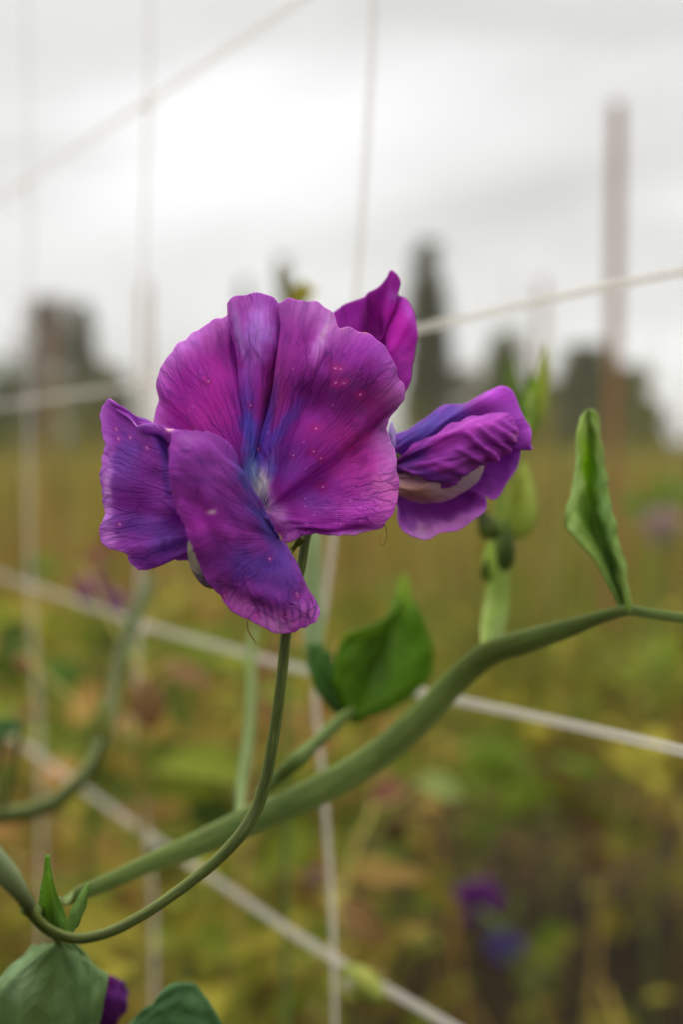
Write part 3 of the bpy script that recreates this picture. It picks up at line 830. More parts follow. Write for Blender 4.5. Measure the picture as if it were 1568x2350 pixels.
loft_px('folded_leaf', fo_rows, M_leaf, plant, nt_=140, ns=60, base=(108, 130, 62), splats=[((1350, 1075), (15, 80), -6, (120, 156, 14), .97), ((1352, 1200), (14, 60), -18, (60, 92, 20), .85), ((1385, 1180), (18, 130), -10, (78, 108, 52), .7), ((1316, 1130), (16, 100), 4, (146, 166, 104), .9), ((1345, 970), (26, 40), 0, (128, 148, 74), .8), ((1405, 1320), (14, 70), -18, (58, 84, 34), .8), ((1444, 1350), (8, 80), -8, (132, 150, 84), .8)],
        gain=1.9, ruffle=.0, lump=.0004, seed=81, z0=.29, thick=.0004,
        extra=lambda x, y, s, t: .0004 * np.sin(y / 17.0 + 2 * np.sin(x / 16.0)) * np.sin(x / 11.0 + y / 40.0) * np.exp(-((y - 1150) / 130) ** 2))
bud_px('sepal', (1446, 1408), (1432, 1330), .2785, 16, M_leaf, plant, (110, 134, 60))

# --- flower buds on their stalk above the vine
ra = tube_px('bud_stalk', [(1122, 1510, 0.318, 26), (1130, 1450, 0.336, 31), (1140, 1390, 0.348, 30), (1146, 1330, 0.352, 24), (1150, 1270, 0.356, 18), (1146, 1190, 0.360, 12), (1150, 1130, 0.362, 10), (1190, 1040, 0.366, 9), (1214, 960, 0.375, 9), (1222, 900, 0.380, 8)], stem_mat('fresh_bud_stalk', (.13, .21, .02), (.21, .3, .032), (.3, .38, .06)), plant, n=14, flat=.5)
for (a, b, z, wd, c, sp) in [((1136, 1240), (1100, 1165), 0.350, 54, (70, 82, 34), [((1104, 1180), (18, 20), 0, (44, 46, 30), .8)]), ((1160, 1312), (1162, 1190), 0.348, 50, (76, 92, 38), [((1165, 1270), (16, 40), 0, (44, 56, 22), .8)]), ((1122, 1340), (1126, 1236), 0.342, 38, (128, 150, 58), []), ((1112, 1330), (1118, 1280), 0.340, 22, (70, 84, 24), []),
                             ((1190, 1240), (1204, 1060), 0.365, 82, (136, 152, 62), [((1190, 1130), (20, 50), 0, (96, 104, 20), .9), ((1215, 1100), (16, 70), 0, (150, 160, 74), .7)]), ((1196, 1010), (1206, 930), 0.375, 40, (74, 104, 26), []), ((1220, 960), (1238, 860), 0.382, 30, (120, 140, 30), []), ((1236, 900), (1252, 790), 0.390, 18, (150, 158, 66), []), ((1178, 960), (1170, 850), 0.390, 34, (86, 104, 40), [])]:
    bud_px('flower_bud', a, b, z, wd, M_leaf, plant, c, sp)
for (a, b, z, wd, c) in [((1180, 1000), (1172, 815), .45, 56, (84, 102, 40)), ((1212, 1010), (1222, 850), .42, 46, (92, 120, 30)), ((1240, 980), (1258, 785), .43, 32, (142, 150, 62))]:
    bud_px('leaf_bud', a, b, z, wd, M_leaf, plant, c)
tube_px('leaf_stalk', [(1190, 1040, .366, 8), (1196, 1015, .4, 8), (1206, 985, .43, 8), (1226, 960, .435, 6)], M_stem2, plant, n=8)

# --- leaves
lf = [(930, 1316, 10, 14), (940, 1345, 8, 12), (947, 1370, 7, 11), (965, 1405, 6, 10), (982, 1440, 5, 10), (995, 1496, 4, 10), (987, 1546, 3, 10), (953, 1588, 2, 8), (911, 1619, 1, 6), (855, 1644, 0, 3), (815, 1653, 0, 1), (790, 1640, -1, 0)]
lf2 = [(790, 1640, -1, 0), (780, 1610, -2, -2), (766, 1566, -4, -6), (771, 1510, -4, -6), (790, 1459, -3, -4), (827, 1443, 0, 0), (869, 1429, 3, 3), (905, 1403, 6, 8), (922, 1370, 8, 11), (930, 1316, 10, 14)]
loft_px('leaf', fan((812, 1640, 0), lf2 + lf[1:]), M_leaf, plant, nt_=120, ns=50, base=(70, 104, 10), splats=[((960, 1500), (30, 90), 0, (70, 108, 8), .8), ((930, 1340), (18, 50), 0, (118, 138, 40), .8), ((810, 1455), (60, 12), -10, (98, 122, 14), .7), ((860, 1520), (50, 90), 20, (48, 74, 12), .7)], gain=1.65, ruffle=.0002, lump=.0004, seed=91, z0=.352, thick=.0004)
loft_px('leaf', fan((800, 1648, 2), [(776, 1588, 3, 4), (760, 1524, 2, 3), (738, 1479, 0, 1), (702, 1480, -2, -3), (706, 1520, -3, -5), (720, 1574, -3, -5), (757, 1622, -1, -2), (790, 1648, 1, 1)]), M_leaf, plant, nt_=60, ns=30, base=(72, 108, 48), splats=[((740, 1560), (30, 60), -20, (60, 96, 34), .7)], gain=1.4, seed=92, z0=.354, thick=.0004)
loft_px('stipule', fan((128, 2150, 0), [(88, 2128, 0, 2), (90, 2070, -1, 1), (98, 2010, -2, 0), (109, 1960, -3, -2), (120, 2010, -1, 0), (132, 2060, 0, 1), (152, 2110, 0, 2), (166, 2152, 1, 2)]), M_leaf, plant, nt_=40, ns=24, base=(76, 112, 28), splats=[((110, 2030), (14, 60), 0, (96, 136, 26), .8), ((128, 2120), (20, 30), 0, (58, 88, 26), .7)], gain=1.4, z0=.235, seed=93, thick=.0003, ruffle=0, lump=.0001)
loft_px('stipule', fan((160, 2146, 0), [(152, 2120, 0, 1), (172, 2070, 0, 1), (203, 2026, 0, 2), (198, 2070, 0, 2), (180, 2120, 0, 2)]), M_leaf, plant, nt_=30, ns=20, base=(92, 122, 54), gain=1.4, z0=.25, seed=94, thick=.0003, ruffle=0, lump=.0001)
loft_px('leaf', fan((140, 2165, 0), [(72, 2170, 0, 2), (47, 2198, -2, 0), (0, 2247, -4, -2), (-70, 2320, -6, -4), (-60, 2460, -6, -4), (60, 2540, -4, -3), (180, 2450, -3, -3), (238, 2298, -4, -6), (248, 2252, -3, -5), (230, 2232, -2, -3), (202, 2192, 0, 0), (170, 2160, 0, 1)]), M_leaf, plant, nt_=110, ns=50, base=(72, 92, 52), splats=[((50, 2250), (50, 60), -40, (108, 128, 92), .8), ((120, 2230), (30, 70), 10, (64, 84, 38), .7), ((190, 2260), (36, 60), -20, (78, 104, 62), .7), ((90, 2330), (40, 40), 0, (60, 78, 34), .6)], gain=1.9, z0=.283, seed=95, thick=.0004, ruffle=.00015, lump=.0005)
loft_px('leaf', fan((300, 2420, 0), [(250, 2400, 0, 0), (306, 2338, -1, 0), (350, 2305, -2, -2), (383, 2264, -3, -4), (432, 2254, -3, -5), (468, 2286, -2, -4), (504, 2337, -1, -2), (530, 2400, 0, 0), (500, 2480, 0, 1), (380, 2500, 0, 0)]), M_leaf, plant, nt_=90, ns=40, base=(72, 104, 66), splats=[((440, 2300), (40, 40), 0, (84, 116, 76), .6)], gain=1.8, z0=.292, seed=96, thick=.0004, ruffle=.00015, lump=.0004)
tube_px('leaf_stalk', [(100, 2110, .25, 10), (135, 2160, .283, 10), (160, 2300, .302, 11), (240, 2420, .305, 11), (305, 2425, .298, 8)], M_stem2, plant, n=10)
fl4 = tube_px('flower', [(160, 2300, .302, 7), (200, 2380, .304, 8), (222, 2372, .302, 14), (236, 2360, .302, 12)], M_stem, plant, n=10)
loft_px('banner_petal', fan((232, 2372, 2), [(224, 2350, 0, 0), (232, 2310, -1, 0), (240, 2270, -2, 0), (247, 2238, -3, -1), (270, 2244, -3, -1), (288, 2262, -3, 0), (295, 2290, -2, 1), (285, 2322, -1, 2), (262, 2352, 0, 2), (252, 2390, 1, 2)]), M_side, fl4, nt_=60, ns=26, base=(84, 20, 92), splats=[((275, 2290), (16, 36), 0, (96, 40, 120), .7)], gain=1.3, z0=.302, seed=97)

# ------------------------------------------------------------------ trellis net
net_mat, t = new_mat('net_string_translucent_plastic')
obj = N(t, 'ShaderNodeTexCoord')
nz = N(t, 'ShaderNodeTexNoise', i_Scale=700.0, i_Detail=3.0)
t.links.new(obj.outputs['Object'], nz.inputs['Vector'])
cc = ramp(t, nz.outputs['Fac'], [(.3, (.74, .69, .6)), (.7, (.88, .84, .77))])
p = N(t, 'ShaderNodeBsdfPrincipled', i_Roughness=.45)
t.links.new(cc, p.inputs['Base Color'])
tr = N(t, 'ShaderNodeBsdfTranslucent')
t.links.new(cc, tr.inputs[0])
tp = N(t, 'ShaderNodeBsdfTransparent')
m1 = N(t, 'ShaderNodeMixShader', i_0=.5)
t.links.new(p.outputs[0], m1.inputs[1])
t.links.new(tr.outputs[0], m1.inputs[2])
m2 = N(t, 'ShaderNodeMixShader', i_0=.62)
t.links.new(m1.outputs[0], m2.inputs[1])
t.links.new(tp.outputs[0], m2.inputs[2])
mo_ = N(t, 'ShaderNodeOutputMaterial')
t.links.new(m2.outputs[0], mo_.inputs[0])

NZ0 = .30
ndir = np.array([-.4575, .889])
NP0 = np.array([784 / FPX * NZ0, NZ0])           # x, forward of the net line at the picture's right edge


def net_pt(tt, h):
    """point of the net: tt metres along its row, h metres above ground"""
    p_ = NP0 + ndir * tt
    return (p_[0], p_[1] * 1.0, h)


def h_at(px, py, tt):
    z = NP0[1] + ndir[1] * tt
    return at(px, py, z)[2]


net = thing('trellis_net', Vector(net_pt(1.0, -.02)), 'pale translucent string trellis net running in front of the stakes', 'net')
RS = .00125


def px_of_t(tt):
    p_ = NP0 + ndir * tt
    return W0 / 2 + FPX * p_[0] / p_[1]


HLINES = []
H_lines = [  # photo points (x,y) that each horizontal string passes
    [(60, 430), (200, 335), (340, 248), (500, 145), (720, 0)],
    [(0, 932), (290, 888), (640, 828), (960, 757), (1250, 690), (1568, 625)],
    [(0, 1322), (340, 1440), (690, 1540), (1020, 1603), (1300, 1666), (1568, 1728)],
    [(40, 1712), (330, 1925), (600, 2110), (780, 2235), (1000, 2352)]]
tts = np.array([-.12, -.06, 0, .06, .12, .18, .25, .33, .43, .53, .7, 1.0, 1.5, 2.2])
for L in H_lines:
    L = np.array(L, float)
    # fit v(1/z): height is linear in world for a straight string; sag comes from the measured points
    tl, hl = [], []
    for x, y in L:
        u = (x - W0 / 2) / FPX
        tt = (NP0[0] - u * NP0[1]) / (u * ndir[1] - ndir[0])
        z = NP0[1] + ndir[1] * tt
        tl.append(tt)
        hl.append(at(x, y, z)[2])
    o_ = np.argsort(tl)
    tl, hl = np.array(tl)[o_], np.array(hl)[o_]
    sl0 = (hl[1] - hl[0]) / (tl[1] - tl[0])
    hh = []
    for tt in tts:
        if tt < tl[0]:
            hh.append(hl[0] + sl0 * .5 * (tt - tl[0]))
        elif tt > tl[-1]:
            hh.append(hl[-1])
        else:
            hh.append(np.interp(tt, tl, hl))
    P = np.array([net_pt(a, b) for a, b in zip(tts, hh)])
    tube_w('horizontal_string', P, np.full(len(P), RS * 1.1), net_mat, net, n=8, m=90)
    HLINES.append((tts, np.array(hh)))
for h in (.12, .35, .58, 1.32, 1.42):
    P = np.array([net_pt(a, h + .006 * math.sin(a * 5)) for a in tts])
    tube_w('horizontal_string', P, np.full(len(P), RS), net_mat, net, n=8, m=40)
VX = [[(862, -60), (858, 60), (845, 300), (828, 560), (800, 900), (768, 1200), (752, 1330), (722, 1600), (738, 1760), (758, 2030), (766, 2200), (770, 2420)],
      [(345, -60), (342, 100), (340, 248), (332, 500), (326, 900), (318, 1430), (312, 1700), (335, 1900), (350, 2050), (352, 2400)],
      [(58, -60), (62, 150), (68, 430), (66, 800), (70, 1340), (92, 1730), (96, 2050), (96, 2400)]]
VLINES = []
for V_, tt in zip(VX, (.1387, .335, .5317)):
    z = NP0[1] + ndir[1] * tt
    P = [at(x, y, z) for x, y in V_]
    P = [(P[0][0], P[0][1], 1.5)] + P + [(P[-1][0], P[-1][1], -.015)]
    P = np.array(P)
    tube_w('vertical_string', P, np.full(len(P), RS * .72), net_mat, net, n=8, m=90)
    VLINES.append((tt, P))
for k in range(3, 9):
    tt = .1387 + .1965 * k
    tube_w('vertical_string', np.array([net_pt(tt, 1.5), net_pt(tt + .01, .7), net_pt(tt, -.015)]), np.full(3, RS), net_mat, net, n=8, m=30)
for tt, P in VLINES:
    for ta, hh in HLINES:
        h = np.interp(tt, ta, hh)
        o_ = np.argsort(P[:, 2])
        q = np.array([np.interp(h, P[o_, 2], P[o_, k]) for k in (0, 1)])
        hp = np.array(net_pt(tt, h))
        a, b = np.array([q[0], q[1], h]), hp
        mid = (a + b) / 2
        e = np.array([.0028, -.001, .0012])
        tube_w('knot', np.array([mid - e, mid - e * .4, mid, mid + e * .4, mid + e]), np.array([.0006, .0019, .0023, .0019, .0006]), net_mat, net, n=8, m=12)
tube_px('tape_tie', [(796, 2224, .435, 16), (822, 2243, .43, 30), (850, 2264, .425, 30), (880, 2292, .42, 14)], plain_mat('green_tie', (.14, .22, .03), (.36, .36, .06), 90, transl=.3), net, n=14)

# ------------------------------------------------------------------ stakes
stakes = [(1421, 232, 3.4, .028, 'tall brown wooden stake rising behind the folded green leaf'),
          (1246, 640, 7.2, .034, 'faint far stake behind the side-facing purple flower'),
          (331, 650, 7.4, .036, 'pale far stake between the bare grey tree and the open flower'),
          (112, 715, 8.6, .04, 'brown far stake in front of the bare grey tree')]
for (x, y, z, wd, lab) in stakes:
    top = at(x, y, z)
    foot = Vector((top[0] + random.uniform(-.02, .02), top[1] + .02, -.02))
    st = thing('wooden_stake', foot, lab, 'stake', 'wooden stakes of the trellis rows')
    hh = top[2] + .02
    vs, fs = [], []
    prof = [(0.0, .75), (.02, 1), (.3, 1.02), (.6, .98), (.985, 1.0), (1.0, .86)]
    for i, (f, r) in enumerate(prof):
        for k in range(8):
            a = math.pi / 8 + k * math.pi / 4
            rr = wd / 2 * r * (1.06 if k % 2 else .98)
            vs.append((foot.x + (top[0] - foot.x) * f + rr * math.cos(a), foot.y + rr * math.sin(a), foot.z + hh * f))
    n_ = len(prof)
    fs = [tuple(f) for f in grid_faces(n_, 8, True)] + [tuple(range(7, -1, -1)), tuple((n_ - 1) * 8 + k for k in range(8))]
    me = bpy.data.meshes.new('post')
    me.from_pydata(vs, [], fs)
    link('post', me, M_wood, st, smooth=False)
    if z < 5:
        for hz in (.45, 1.28):
            q = [(foot.x + (wd * .56) * math.cos(a), foot.y + (wd * .56) * math.sin(a), hz + .002 * math.sin(3 * a)) for a in np.linspace(0, 2 * math.pi, 17)]
            tube_w('string_tie', np.array(q), np.full(17, .002), net_mat, st, n=6, m=34)


# ------------------------------------------------------------------ trees
def tree(px, ytop, z, wpx, label, dens, cols, shape, leaf=.16, ybase=None, gray=0, trunk_r=.12, lo=.06):
    top = at(px, ytop, z)
    H = top[2] + .02
    R = wpx / 2 / FPX * z
    base = Vector((top[0], top[1], -.02))
    t_ = thing('tree', base, label, 'tree', 'trees along the edge of the field')
    r = np.random.default_rng(int(px) + 3)
    # trunk with limbs
    segs = [np.array([(base.x, base.y, -.02), (base.x + .05 * R, base.y, H * .45), (base.x, base.y, H * .9)])]
    tr_ = tube_w('trunk', segs[0], np.array([trunk_r, trunk_r * .7, trunk_r * .15]), M_bark, t_, n=8, m=20)
    for k in range(7):
        h0 = H * r.uniform(.2, .75)
        a = r.uniform(0, 6.28)
        l = R * r.uniform(.5, .95)
        tube_w('limb', np.array([(base.x, base.y, h0), (base.x + l * .5 * math.cos(a), base.y + l * .5 * math.sin(a), h0 + l * .35), (base.x + l * math.cos(a), base.y + l * math.sin(a), h0 + l * .6)]), np.array([trunk_r * .4, trunk_r * .25, trunk_r * .06]), M_bark, tr_, n=6, m=8)
    n = dens
    # foliage clumps
    nc = 60
    hc = r.uniform(lo, 1, nc) ** .9
    rc = np.array([shape(h) for h in hc]) * R
    ac = r.uniform(0, 6.28, nc)
    q = np.sqrt(r.uniform(.1, 1, nc))
    C = np.stack([base.x + rc * q * np.cos(ac), base.y + rc * q * np.sin(ac), H * hc], -1)
    cl_ = r.integers(0, nc, n)
    P = C[cl_] + r.normal(0, 1, (n, 3)) * np.array([R * .2, R * .2, H * .045])
    P[:, 2] = np.clip(P[:, 2], .1, H)
    d = r.normal(0, 1, (n, 3))
    d /= np.linalg.norm(d, axis=1, keepdims=True)
    e = np.cross(d, r.normal(0, 1, (n, 3)))
    e /= np.linalg.norm(e, axis=1, keepdims=True)
    sz = leaf * r.uniform(.5, 1.3, n)[:, None]
    V = np.stack([P - d * sz, P + e * sz * .5, P + d * sz, P - e * sz * .5], 1).reshape(-1, 3)
    F = np.arange(4 * n).reshape(-1, 4)
    cc_ = np.asarray(cols)[r.integers(0, len(cols), n)] * (r.uniform(.7, 1.3, n) * r.uniform(.7, 1.25, nc)[cl_])[:, None]
    link('crown', mesh_np('crown', V, F, V[:, :2], np.repeat(np.clip(cc_, .003, .8), 4, 0)), M_far, t_, smooth=False)
    return t_


dk = [(.1, .11, .04), (.135, .14, .05), (.165, .165, .06)]
md = [(.1, .13, .04), (.13, .15, .05), (.15, .16, .06)]
gr = [(.26, .23, .18), (.3, .27, .21), (.2, .19, .14)]
cone = lambda h: (1 - h) ** .7 * .9 + .12
colu = lambda h: math.sin(math.pi * min(1, .18 + .8 * h)) ** .6
dome = lambda h: max(.05, 1 - h * h) ** .5
tree(985, 562, 55, 96, 'slim dark columnar conifer directly behind the flower seen from behind', 5200, dk, colu, .2, trunk_r=.14)
tree(112, 690, 46, 150, 'thin bare grey tree standing next to a narrow dark conifer', 1500, gr, colu, .17, trunk_r=.16)
tree(188, 705, 60, 62, 'narrow dark conifer beside the bare grey tree', 4200, dk, colu, .22)
tree(1160, 765, 50, 120, 'mid green pointed tree behind the flower buds', 2600, md + dk, cone, .2)
tree(1345, 800, 60, 150, 'broad dark green tree behind the folded leaf', 5000, dk, cone, .25)
tree(1425, 845, 62, 170, 'dark rounded tree behind the tall wooden stake', 5000, dk, dome, .25)
tree(648, 600, 58, 34, 'small dark spire-like tree rising over the open flower', 1600, dk + gr, cone, .18)
tree(560, 650, 60, 46, 'little grey pointed tree beside the spire-like tree', 800, gr, cone, .18)
tree(1060, 850, 70, 170, 'pale grey leafless thicket tree beside the slim conifer', 1300, gr, dome, .22)
tree(40, 870, 48, 170, 'low green shrubby tree below the pale polytunnel roof', 3500, md, dome, .2)
tree(240, 850, 58, 130, 'low dark green tree at the foot of the pale far stake', 4000, dk + md, dome, .22)
tree(1240, 880, 72, 240, 'low dark hedge-like tree between the taller dark trees', 5000, dk, dome, .25)

# polytunnel at the left edge
tl_ = at(-10, 818, 62.0)
pt = thing('polytunnel', Vector((tl_[0], tl_[1], -.02)), 'pale grey-green polytunnel roof among the trees', 'polytunnel')
Rr, hh = 1.7, tl_[2]
a_ = np.linspace(0, math.pi, 20)
ys = np.linspace(0, 8, 9)
G = np.stack([np.stack([pt.location.x + Rr * np.cos(a_), np.full(20, pt.location.y + y), -.02 + (hh + .02) * np.sin(a_) ** .75], -1) for y in ys])
link('cover', mesh_np('cover', G.reshape(-1, 3), grid_faces(9, 20)), plain_mat('tunnel_film', (.42, .46, .4), (.6, .64, .58), 1.5, .4, transl=.3), pt)
for y in ys[::2]:
    P = np.stack([pt.location.x + (Rr + .03) * np.cos(a_), np.full(20, pt.location.y + y), -.02 + (hh + .05) * np.sin(a_) ** .75], -1)
    tube_w('hoop', P, np.full(20, .03), M_bark, pt, n=6, m=30)

# ------------------------------------------------------------------ grass and weeds of the field
PAL = np.array([(.44, .31, .075), (.37, .28, .045), (.3, .26, .028), (.19, .23, .022), (.12, .18, .014), (.32, .17, .05), (.16, .09, .03), (.52, .38, .14)])


def blades(name, n, y0, y1, hmin, hmax, wd, weights, seed, power=1.0, lean=.35):
    r = np.random.default_rng(seed)
    y = y0 + (y1 - y0) * r.uniform(0, 1, n) ** power
    x = r.uniform(-1, 1, n) * (.58 * y + .9)
    patch = np.sin(x * 2.1 + 1.3 * np.sin(y * 1.7)) + np.sin(y * 2.9 + 1.1 * np.sin(x * 1.3 + 2)) + np.sin(x * .7 - y * .9)
    hgt = r.uniform(hmin, hmax, n) * (1 + .22 * patch)
    # blades dropped to bare dark soil to the right and between the clumps close by
    bare = np.clip((5.2 - y) / 1.2, 0, 1) * np.clip(.8 + x / .8 - .2 * patch, 0, 1)
    keep = r.uniform(0, 1, n) > bare * .98
    x, y, patch, hgt, n = x[keep], y[keep], patch[keep], hgt[keep], int(keep.sum())
    az = r.uniform(0, 6.28, n)
    ln = r.uniform(.05, lean, n) * hgt
    sc = (.6 + .14 * y)[:, None]
    sd_ = np.stack([np.cos(az + 1.57), np.sin(az + 1.57), 0 * az], -1) * wd * sc * r.uniform(.5, 1.3, n)[:, None]
    b = np.stack([x, y, np.full(n, -.03)], -1)
    dv = np.stack([np.cos(az) * ln, np.sin(az) * ln, hgt], -1)
    mid = b + dv * np.array([.35, .35, .6])
    tip = b + dv
    V = np.stack([b - sd_, b + sd_, mid + sd_ * .8, tip + sd_ * .1, tip - sd_ * .1, mid - sd_ * .8], 1).reshape(-1, 3)
    i = np.arange(n)[:, None] * 6
    F = np.concatenate([i + np.array([0, 1, 2, 5]), i + np.array([5, 2, 3, 4])])
    wts = np.asarray(weights, float)
    k = r.choice(len(PAL), n, p=wts / wts.sum())
    green = np.clip(patch / 3, -1, 1)
    col = PAL[k] * r.uniform(.6, 1.25, n)[:, None]
    col = col * np.stack([1 - .3 * green, 1 + .05 * green, 1 - .2 * green], -1)
    o = link(name, mesh_np(name, V, F, V[:, :2], np.repeat(np.clip(col, .004, .8), 6, 0)), M_far, smooth=False)
    o['kind'] = 'stuff'
    o['label'] = name.replace('_', ' ')
    return o


g1 = blades('dry_field_grass', 44000, 1.9, 9, .12, .42, .0042, [3, 3, 3, 3, 2, 3.5, 2, 2.5], 1, 1.2)
tag(g1, 'ochre and olive dry grass and weeds in the near field', 'grass')
g3 = blades('tall_weeds', 4500, 4.5, 16, .55, 1.15, .0055, [3, 3, 3, 2, 1, 4, 2, 4], 5, 1.0, .25)
tag(g3, 'tall brown seeding weeds sticking up out of the field', 'weeds')
g2 = blades('far_field_grass', 52000, 8, 70, .2, .55, .006, [5, 2, 1, 1, .5, 5, 2, 5], 2, 1.4)
tag(g2, 'straw-coloured grass stretching to the tree line', 'grass')

# tangle of withering pea foliage low in the row
r = np.random.default_rng(77)
parts = []
for q_ in range(560):
    near = q_ < 90
    yc = r.uniform(.75, 1.3) if near else r.uniform(1.3, 3.2)
    xc = r.uniform(-.3 * yc - .15, .3 * yc + .15)
    hc = (.84 if near else .78 - .06 * yc) * r.uniform(.05, 1) ** .8
    right = xc > .02 * yc
    if right and (near or r.uniform() < .35 or (hc < .66 - .12 * yc and r.uniform() < .85)):
        continue
    pr = [.13, .15, .2, .22, .17, .06, .05, .02] if not right else [.04, .14, .32, .24, .1, .04, .12, 0]
    cc_ = PAL[r.choice(8, p=pr)] * r.uniform(.45, 1.25)
    sp_ = r.uniform(.02, .06) * (.6 + .25 * yc)
    for k in range(r.integers(6, 18)):
        x, y, h = np.array([xc, yc, hc]) + r.normal(0, 1, 3) * sp_
        a = r.uniform(0, 6.28)
        d = (math.cos(a), math.sin(a), r.uniform(-.9, .6))
        nv = (r.normal(0, .6), r.normal(-.3, .6), 1)
        L = r.uniform(.02, .06) * (.7 + .25 * yc)
        parts.append(leaf_w((x, y, max(h, .02)), d, nv, L, L * r.uniform(.3, .7), cc_ * r.uniform(.75, 1.3), r.uniform(0, .6), r.uniform(-.5, .8), k=5))
for k in range(240):
    y = r.uniform(.9, 2.6)
    x = r.uniform(-.3 * y - .25, .3 * y + .25)
    h = r.uniform(.3, .82)
    if x > 0 and r.uniform() < .7:
        continue
    a = r.uniform(0, 6.28)
    q = np.array([(x, y, -.02), (x + .06 * math.cos(a), y + .06 * math.sin(a), h * .5), (x + .16 * math.cos(a), y + .1 * math.sin(a), h)])
    C = smooth_line(q, 8)
    wv = np.array([.0016, .0005, 0]) * r.uniform(.6, 1.4)
    V = np.concatenate([C - wv, C + wv])
    F = np.array([(i, i + 1, 9 + i, 8 + i) for i in range(7)])
    c = PAL[r.choice(8, p=[.22, .16, .16, .16, .1, .08, .04, .08])] * r.uniform(.7, 1.3)
    parts.append((V, F, np.tile(c, (len(V), 1))))
tg = merged('withered_pea_foliage', parts, M_far)
tg['kind'] = 'stuff'
tag(tg, 'tangle of withering olive and tan pea foliage low in the row', 'foliage')


# ------------------------------------------------------------------ single plants in the blurred background
def side_plant(label, cat, stem, leaves=(), flowers=(), mat=M_stem2, ground=None):
    """stem: (px,py,z,r_px) from the lowest visible point up; leaves: (px,py,z,dirdeg,len_px,width_px,srgb); flowers: (px,py,z,size_px,srgb)"""
    p0 = at(stem[0][0], stem[0][1], stem[0][2])
    g = Vector(ground) if ground else Vector((p0[0], p0[1], -.02))
    t_ = thing('pea_plant', g, label, cat, 'blurred pea plants in the row')
    P = [np.array(g), np.array([p0[0] * .7 + g.x * .3, p0[1] * .7 + g.y * .3, p0[2] * .5])] if p0[2] > .08 else [np.array(g)]
    st = np.array(stem, float)
    P = np.concatenate([np.array(P), at(st[:, 0], st[:, 1], st[:, 2])])
    rad = st[:, 3] / FPX * st[:, 2]
    tube_w('stem', P, np.concatenate([np.full(len(P) - len(st), rad[0]), rad]), mat, t_, n=10, m=110)
    for (x, y, z, dg, L, wd, c) in leaves:
        p = at(x, y, z)
        q = at(x + math.cos(math.radians(dg)) * 100, y - math.sin(math.radians(dg)) * 100, z)
        k = z / FPX
        nv = np.array([.3 * math.sin(x), -1, .45 + .3 * math.cos(y)])
        V, F, C = leaf_w(p, q - p, nv, L * k, wd * k, np.clip(lin(c) * 1.15, 0, .8), .35, .35, k=9)
        a, b = 9, 5
        G = V.reshape(a, b, 3)
        uv = np.stack(np.meshgrid(np.linspace(0, 1, a), np.linspace(0, 1, b), indexing='ij'), -1).reshape(-1, 2)
        solid_sheet('leaf', G, M_leaf, t_, uv, C, .0004)
        # short stalk from the stem
        near = P[np.argmin(np.linalg.norm(P - p, axis=1))]
        if np.linalg.norm(near - p) > .004:
            tube_w('leaf_stalk', np.array([near, (near + p) / 2 - np.array([0, 0, .004]), p]), np.full(3, .0008), mat, t_, n=6, m=8)
    for (x, y, z, s_, c) in flowers:
        f = tube_px('flower', [(x + s_ * .5, y + s_ * .5, z + .004, s_ * .07), (x + s_ * .2, y + s_ * .25, z + .003, s_ * .13), (x, y + s_ * .08, z, s_ * .16)], M_stem2, t_, n=8, m=10)
        bpt = (x, y + s_ * .12, 4)
        ring = [(x + s_ * .5 * math.cos(a) * (1 + .1 * math.sin(3 * a)), y - s_ * .12 - s_ * .45 * math.sin(a) * (1 + .08 * math.cos(5 * a)), -2, 2 + 2 * math.sin(3 * a)) for a in np.linspace(-.7, math.pi + .7, 16)]
        loft_px('banner_petal', fan(bpt, ring), M_side, f, nt_=50, ns=16, base=c, splats=[((x, y), (s_ * .3, s_ * .3), 0, tuple(np.array(c) * .75), .7)], gain=1.1, z0=z, seed=int(x), ruffle=.001)
        wg = [(x - s_ * .34, y - s_ * .02, -8, -10), (x - s_ * .36, y + s_ * .2, -9, -11), (x - s_ * .16, y + s_ * .4, -8, -8), (x + s_ * .06, y + s_ * .36, -5, -5), (x + s_ * .1, y + s_ * .16, -2, -3)]
        loft_px('wing_petal', fan(bpt, wg), M_side, f, nt_=30, ns=12, base=tuple(np.array(c) * .85), gain=1.1, z0=z, seed=int(y), ruffle=.0006)
        near = P[np.argmin(np.linalg.norm(P - at(x, y, z), axis=1))]
        e = at(x + s_ * .5, y + s_ * .5, z + .004)
        tube_w('flower_stalk', np.array([near, (near + e) / 2, e]), np.full(3, .0009), mat, t_, n=6, m=8)
    return t_


TAN, TAN2, OCH = (168, 138, 92), (160, 128, 90), (150, 126, 72)
side_plant('blurred green pea stem curving up beside the dried tan leaves', 'pea plant',
           [(-70, 1880, .43, 20), (0, 1872, .435, 20), (60, 1864, .44, 20), (120, 1845, .445, 19), (180, 1795, .45, 18), (222, 1735, .46, 17), (248, 1660, .48, 16), (262, 1570, .5, 16), (290, 1470, .52, 17), (325, 1380, .54, 16), (345, 1320, .56, 9)],
           leaves=[(240, 1700, .41, 95, 110, 28, (128, 132, 62)), (0, 1690, .44, 150, 130, 60, (66, 96, 34)), (50, 1660, .43, 200, 160, 46, (70, 100, 52))], mat=M_stem, ground=(-.18, .43, -.02))
side_plant('withered plant with hanging tan dried leaves behind the stalk', 'pea plant',
           [(330, 2300, .62, 9), (325, 1900, .6, 9), (318, 1700, .58, 9), (340, 1560, .57, 8), (400, 1520, .56, 6)],
           leaves=[(330, 1560, .56, -80, 130, 80, (150, 116, 76)), (370, 1525, .57, -20, 140, 54, TAN), (300, 1640, .6, 215, 90, 50, (150, 118, 74)), (55, 1500, .66, -90, 50, 46, (160, 122, 86)), (190, 1290, .66, 20, 80, 50, (150, 110, 80))], mat=M_tend)
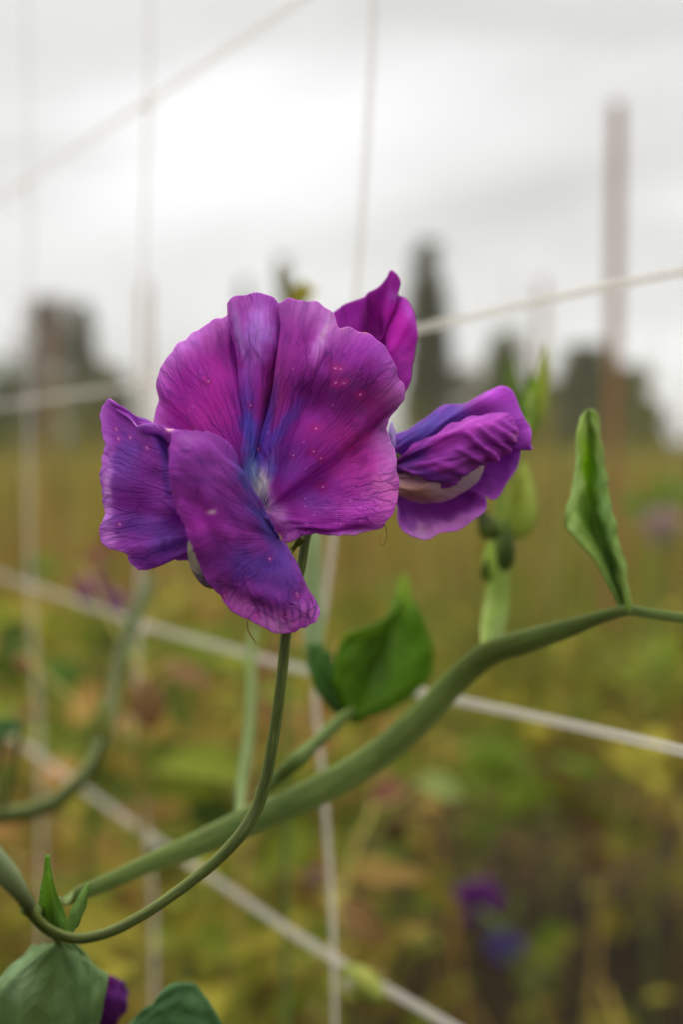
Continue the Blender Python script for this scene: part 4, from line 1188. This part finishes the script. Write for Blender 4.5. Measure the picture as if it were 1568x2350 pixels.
side_plant('withered plant with long tan curled leaves beside the leaning string', 'pea plant',
           [(760, 2420, .72, 8), (790, 2150, .7, 8), (800, 2000, .7, 7), (860, 1850, .72, 6)],
           leaves=[(805, 2010, .68, 2, 200, 56, (150, 122, 62)), (780, 2070, .66, -42, 160, 70, (150, 118, 74)), (850, 1830, .74, 20, 100, 60, (140, 96, 74)), (960, 1790, .74, -18, 130, 54, (146, 160, 90)), (640, 1990, .7, -50, 150, 34, (136, 112, 52)), (905, 1880, .75, -80, 60, 40, (60, 40, 34))], flowers=[(724, 2020, .8, 46, (120, 44, 100))], mat=M_tend)
side_plant('low pea plant with two blurred violet flowers on dark ground', 'pea plant',
           [(1250, 2420, 1.1, 7), (1215, 2280, 1.08, 7), (1180, 2150, 1.06, 7), (1190, 2060, 1.05, 5)],
           leaves=[(1180, 2060, 1.08, 130, 60, 34, (70, 72, 30)), (1230, 2230, 1.1, -40, 90, 40, (84, 92, 44))], flowers=[(1098, 2080, 1.05, 112, (92, 34, 104)), (1160, 2180, 1.06, 84, (82, 66, 132))])
side_plant('pea plant with small magenta flowers by the sagging string', 'pea plant',
           [(200, 2000, 1.0, 7), (215, 1700, .98, 7), (225, 1500, .96, 6), (228, 1420, .95, 5)],
           leaves=[(240, 1480, .98, 30, 110, 50, (96, 112, 44)), (190, 1560, .98, 160, 110, 60, (86, 116, 40)), (260, 1260, .95, 120, 50, 40, (120, 64, 40))], flowers=[(212, 1362, .95, 74, (140, 50, 118)), (268, 1392, .96, 56, (146, 80, 140))])
side_plant('thin pea shoot with yellow-green tip peeking over the open flower', 'pea plant',
           [(660, 1300, .52, 8), (665, 1000, .52, 8), (668, 760, .52, 7), (664, 690, .52, 6), (656, 620, .53, 5)],
           leaves=[(676, 720, .52, 75, 90, 44, (150, 142, 40)), (660, 690, .52, 100, 100, 26, (120, 118, 76)), (690, 690, .52, 40, 50, 24, (176, 160, 60))])
side_plant('dark broad-leaved green weed low behind the curved flower stalk', 'weed',
           [(420, 2350, 1.2, 8), (430, 2000, 1.18, 8), (440, 1780, 1.15, 7)],
           leaves=[(440, 1800, 1.15, 40, 130, 80, (54, 72, 14)), (430, 1850, 1.16, -20, 150, 80, (60, 80, 18)), (440, 1760, 1.14, 150, 120, 70, (66, 84, 20)), (430, 1950, 1.16, 200, 130, 70, (74, 84, 24))])
side_plant('bright green weed seen beyond the folded leaf', 'weed',
           [(1500, 1700, 2.2, 6), (1505, 1400, 2.2, 6), (1510, 1180, 2.2, 6)],
           leaves=[(1505, 1180, 2.2, 60, 120, 60, (104, 128, 40)), (1500, 1200, 2.2, 140, 110, 60, (96, 120, 36)), (1510, 1150, 2.2, 10, 110, 50, (110, 130, 50))], flowers=[(1520, 1215, 2.1, 90, (178, 150, 140))])

# ------------------------------------------------------------------ added haze, paling the far trees in place of lens glare
hz, t = new_mat('glare_haze')
pv = N(t, 'ShaderNodeVolumePrincipled', i_Density=.001, i_Anisotropy=.2)
pv.inputs['Color'].default_value = (.97, .95, .9, 1)
ho = N(t, 'ShaderNodeOutputMaterial')
t.links.new(pv.outputs[0], ho.inputs['Volume'])
x0, x1, y0, y1, z0, z1 = -215, 215, -45, 285, -1.2, 12
hv = [(x, y, z) for x in (x0, x1) for y in (y0, y1) for z in (z0, z1)]
hf = [(0, 1, 3, 2), (4, 6, 7, 5), (0, 4, 5, 1), (2, 3, 7, 6), (0, 2, 6, 4), (1, 5, 7, 3)]
me = bpy.data.meshes.new('haze')
me.from_pydata(hv, [], hf)
ho_ = link('haze', me, hz, smooth=False)
ho_['kind'] = 'stuff'
tag(ho_, 'added thin pale haze veiling the far trees like lens glare', 'haze')
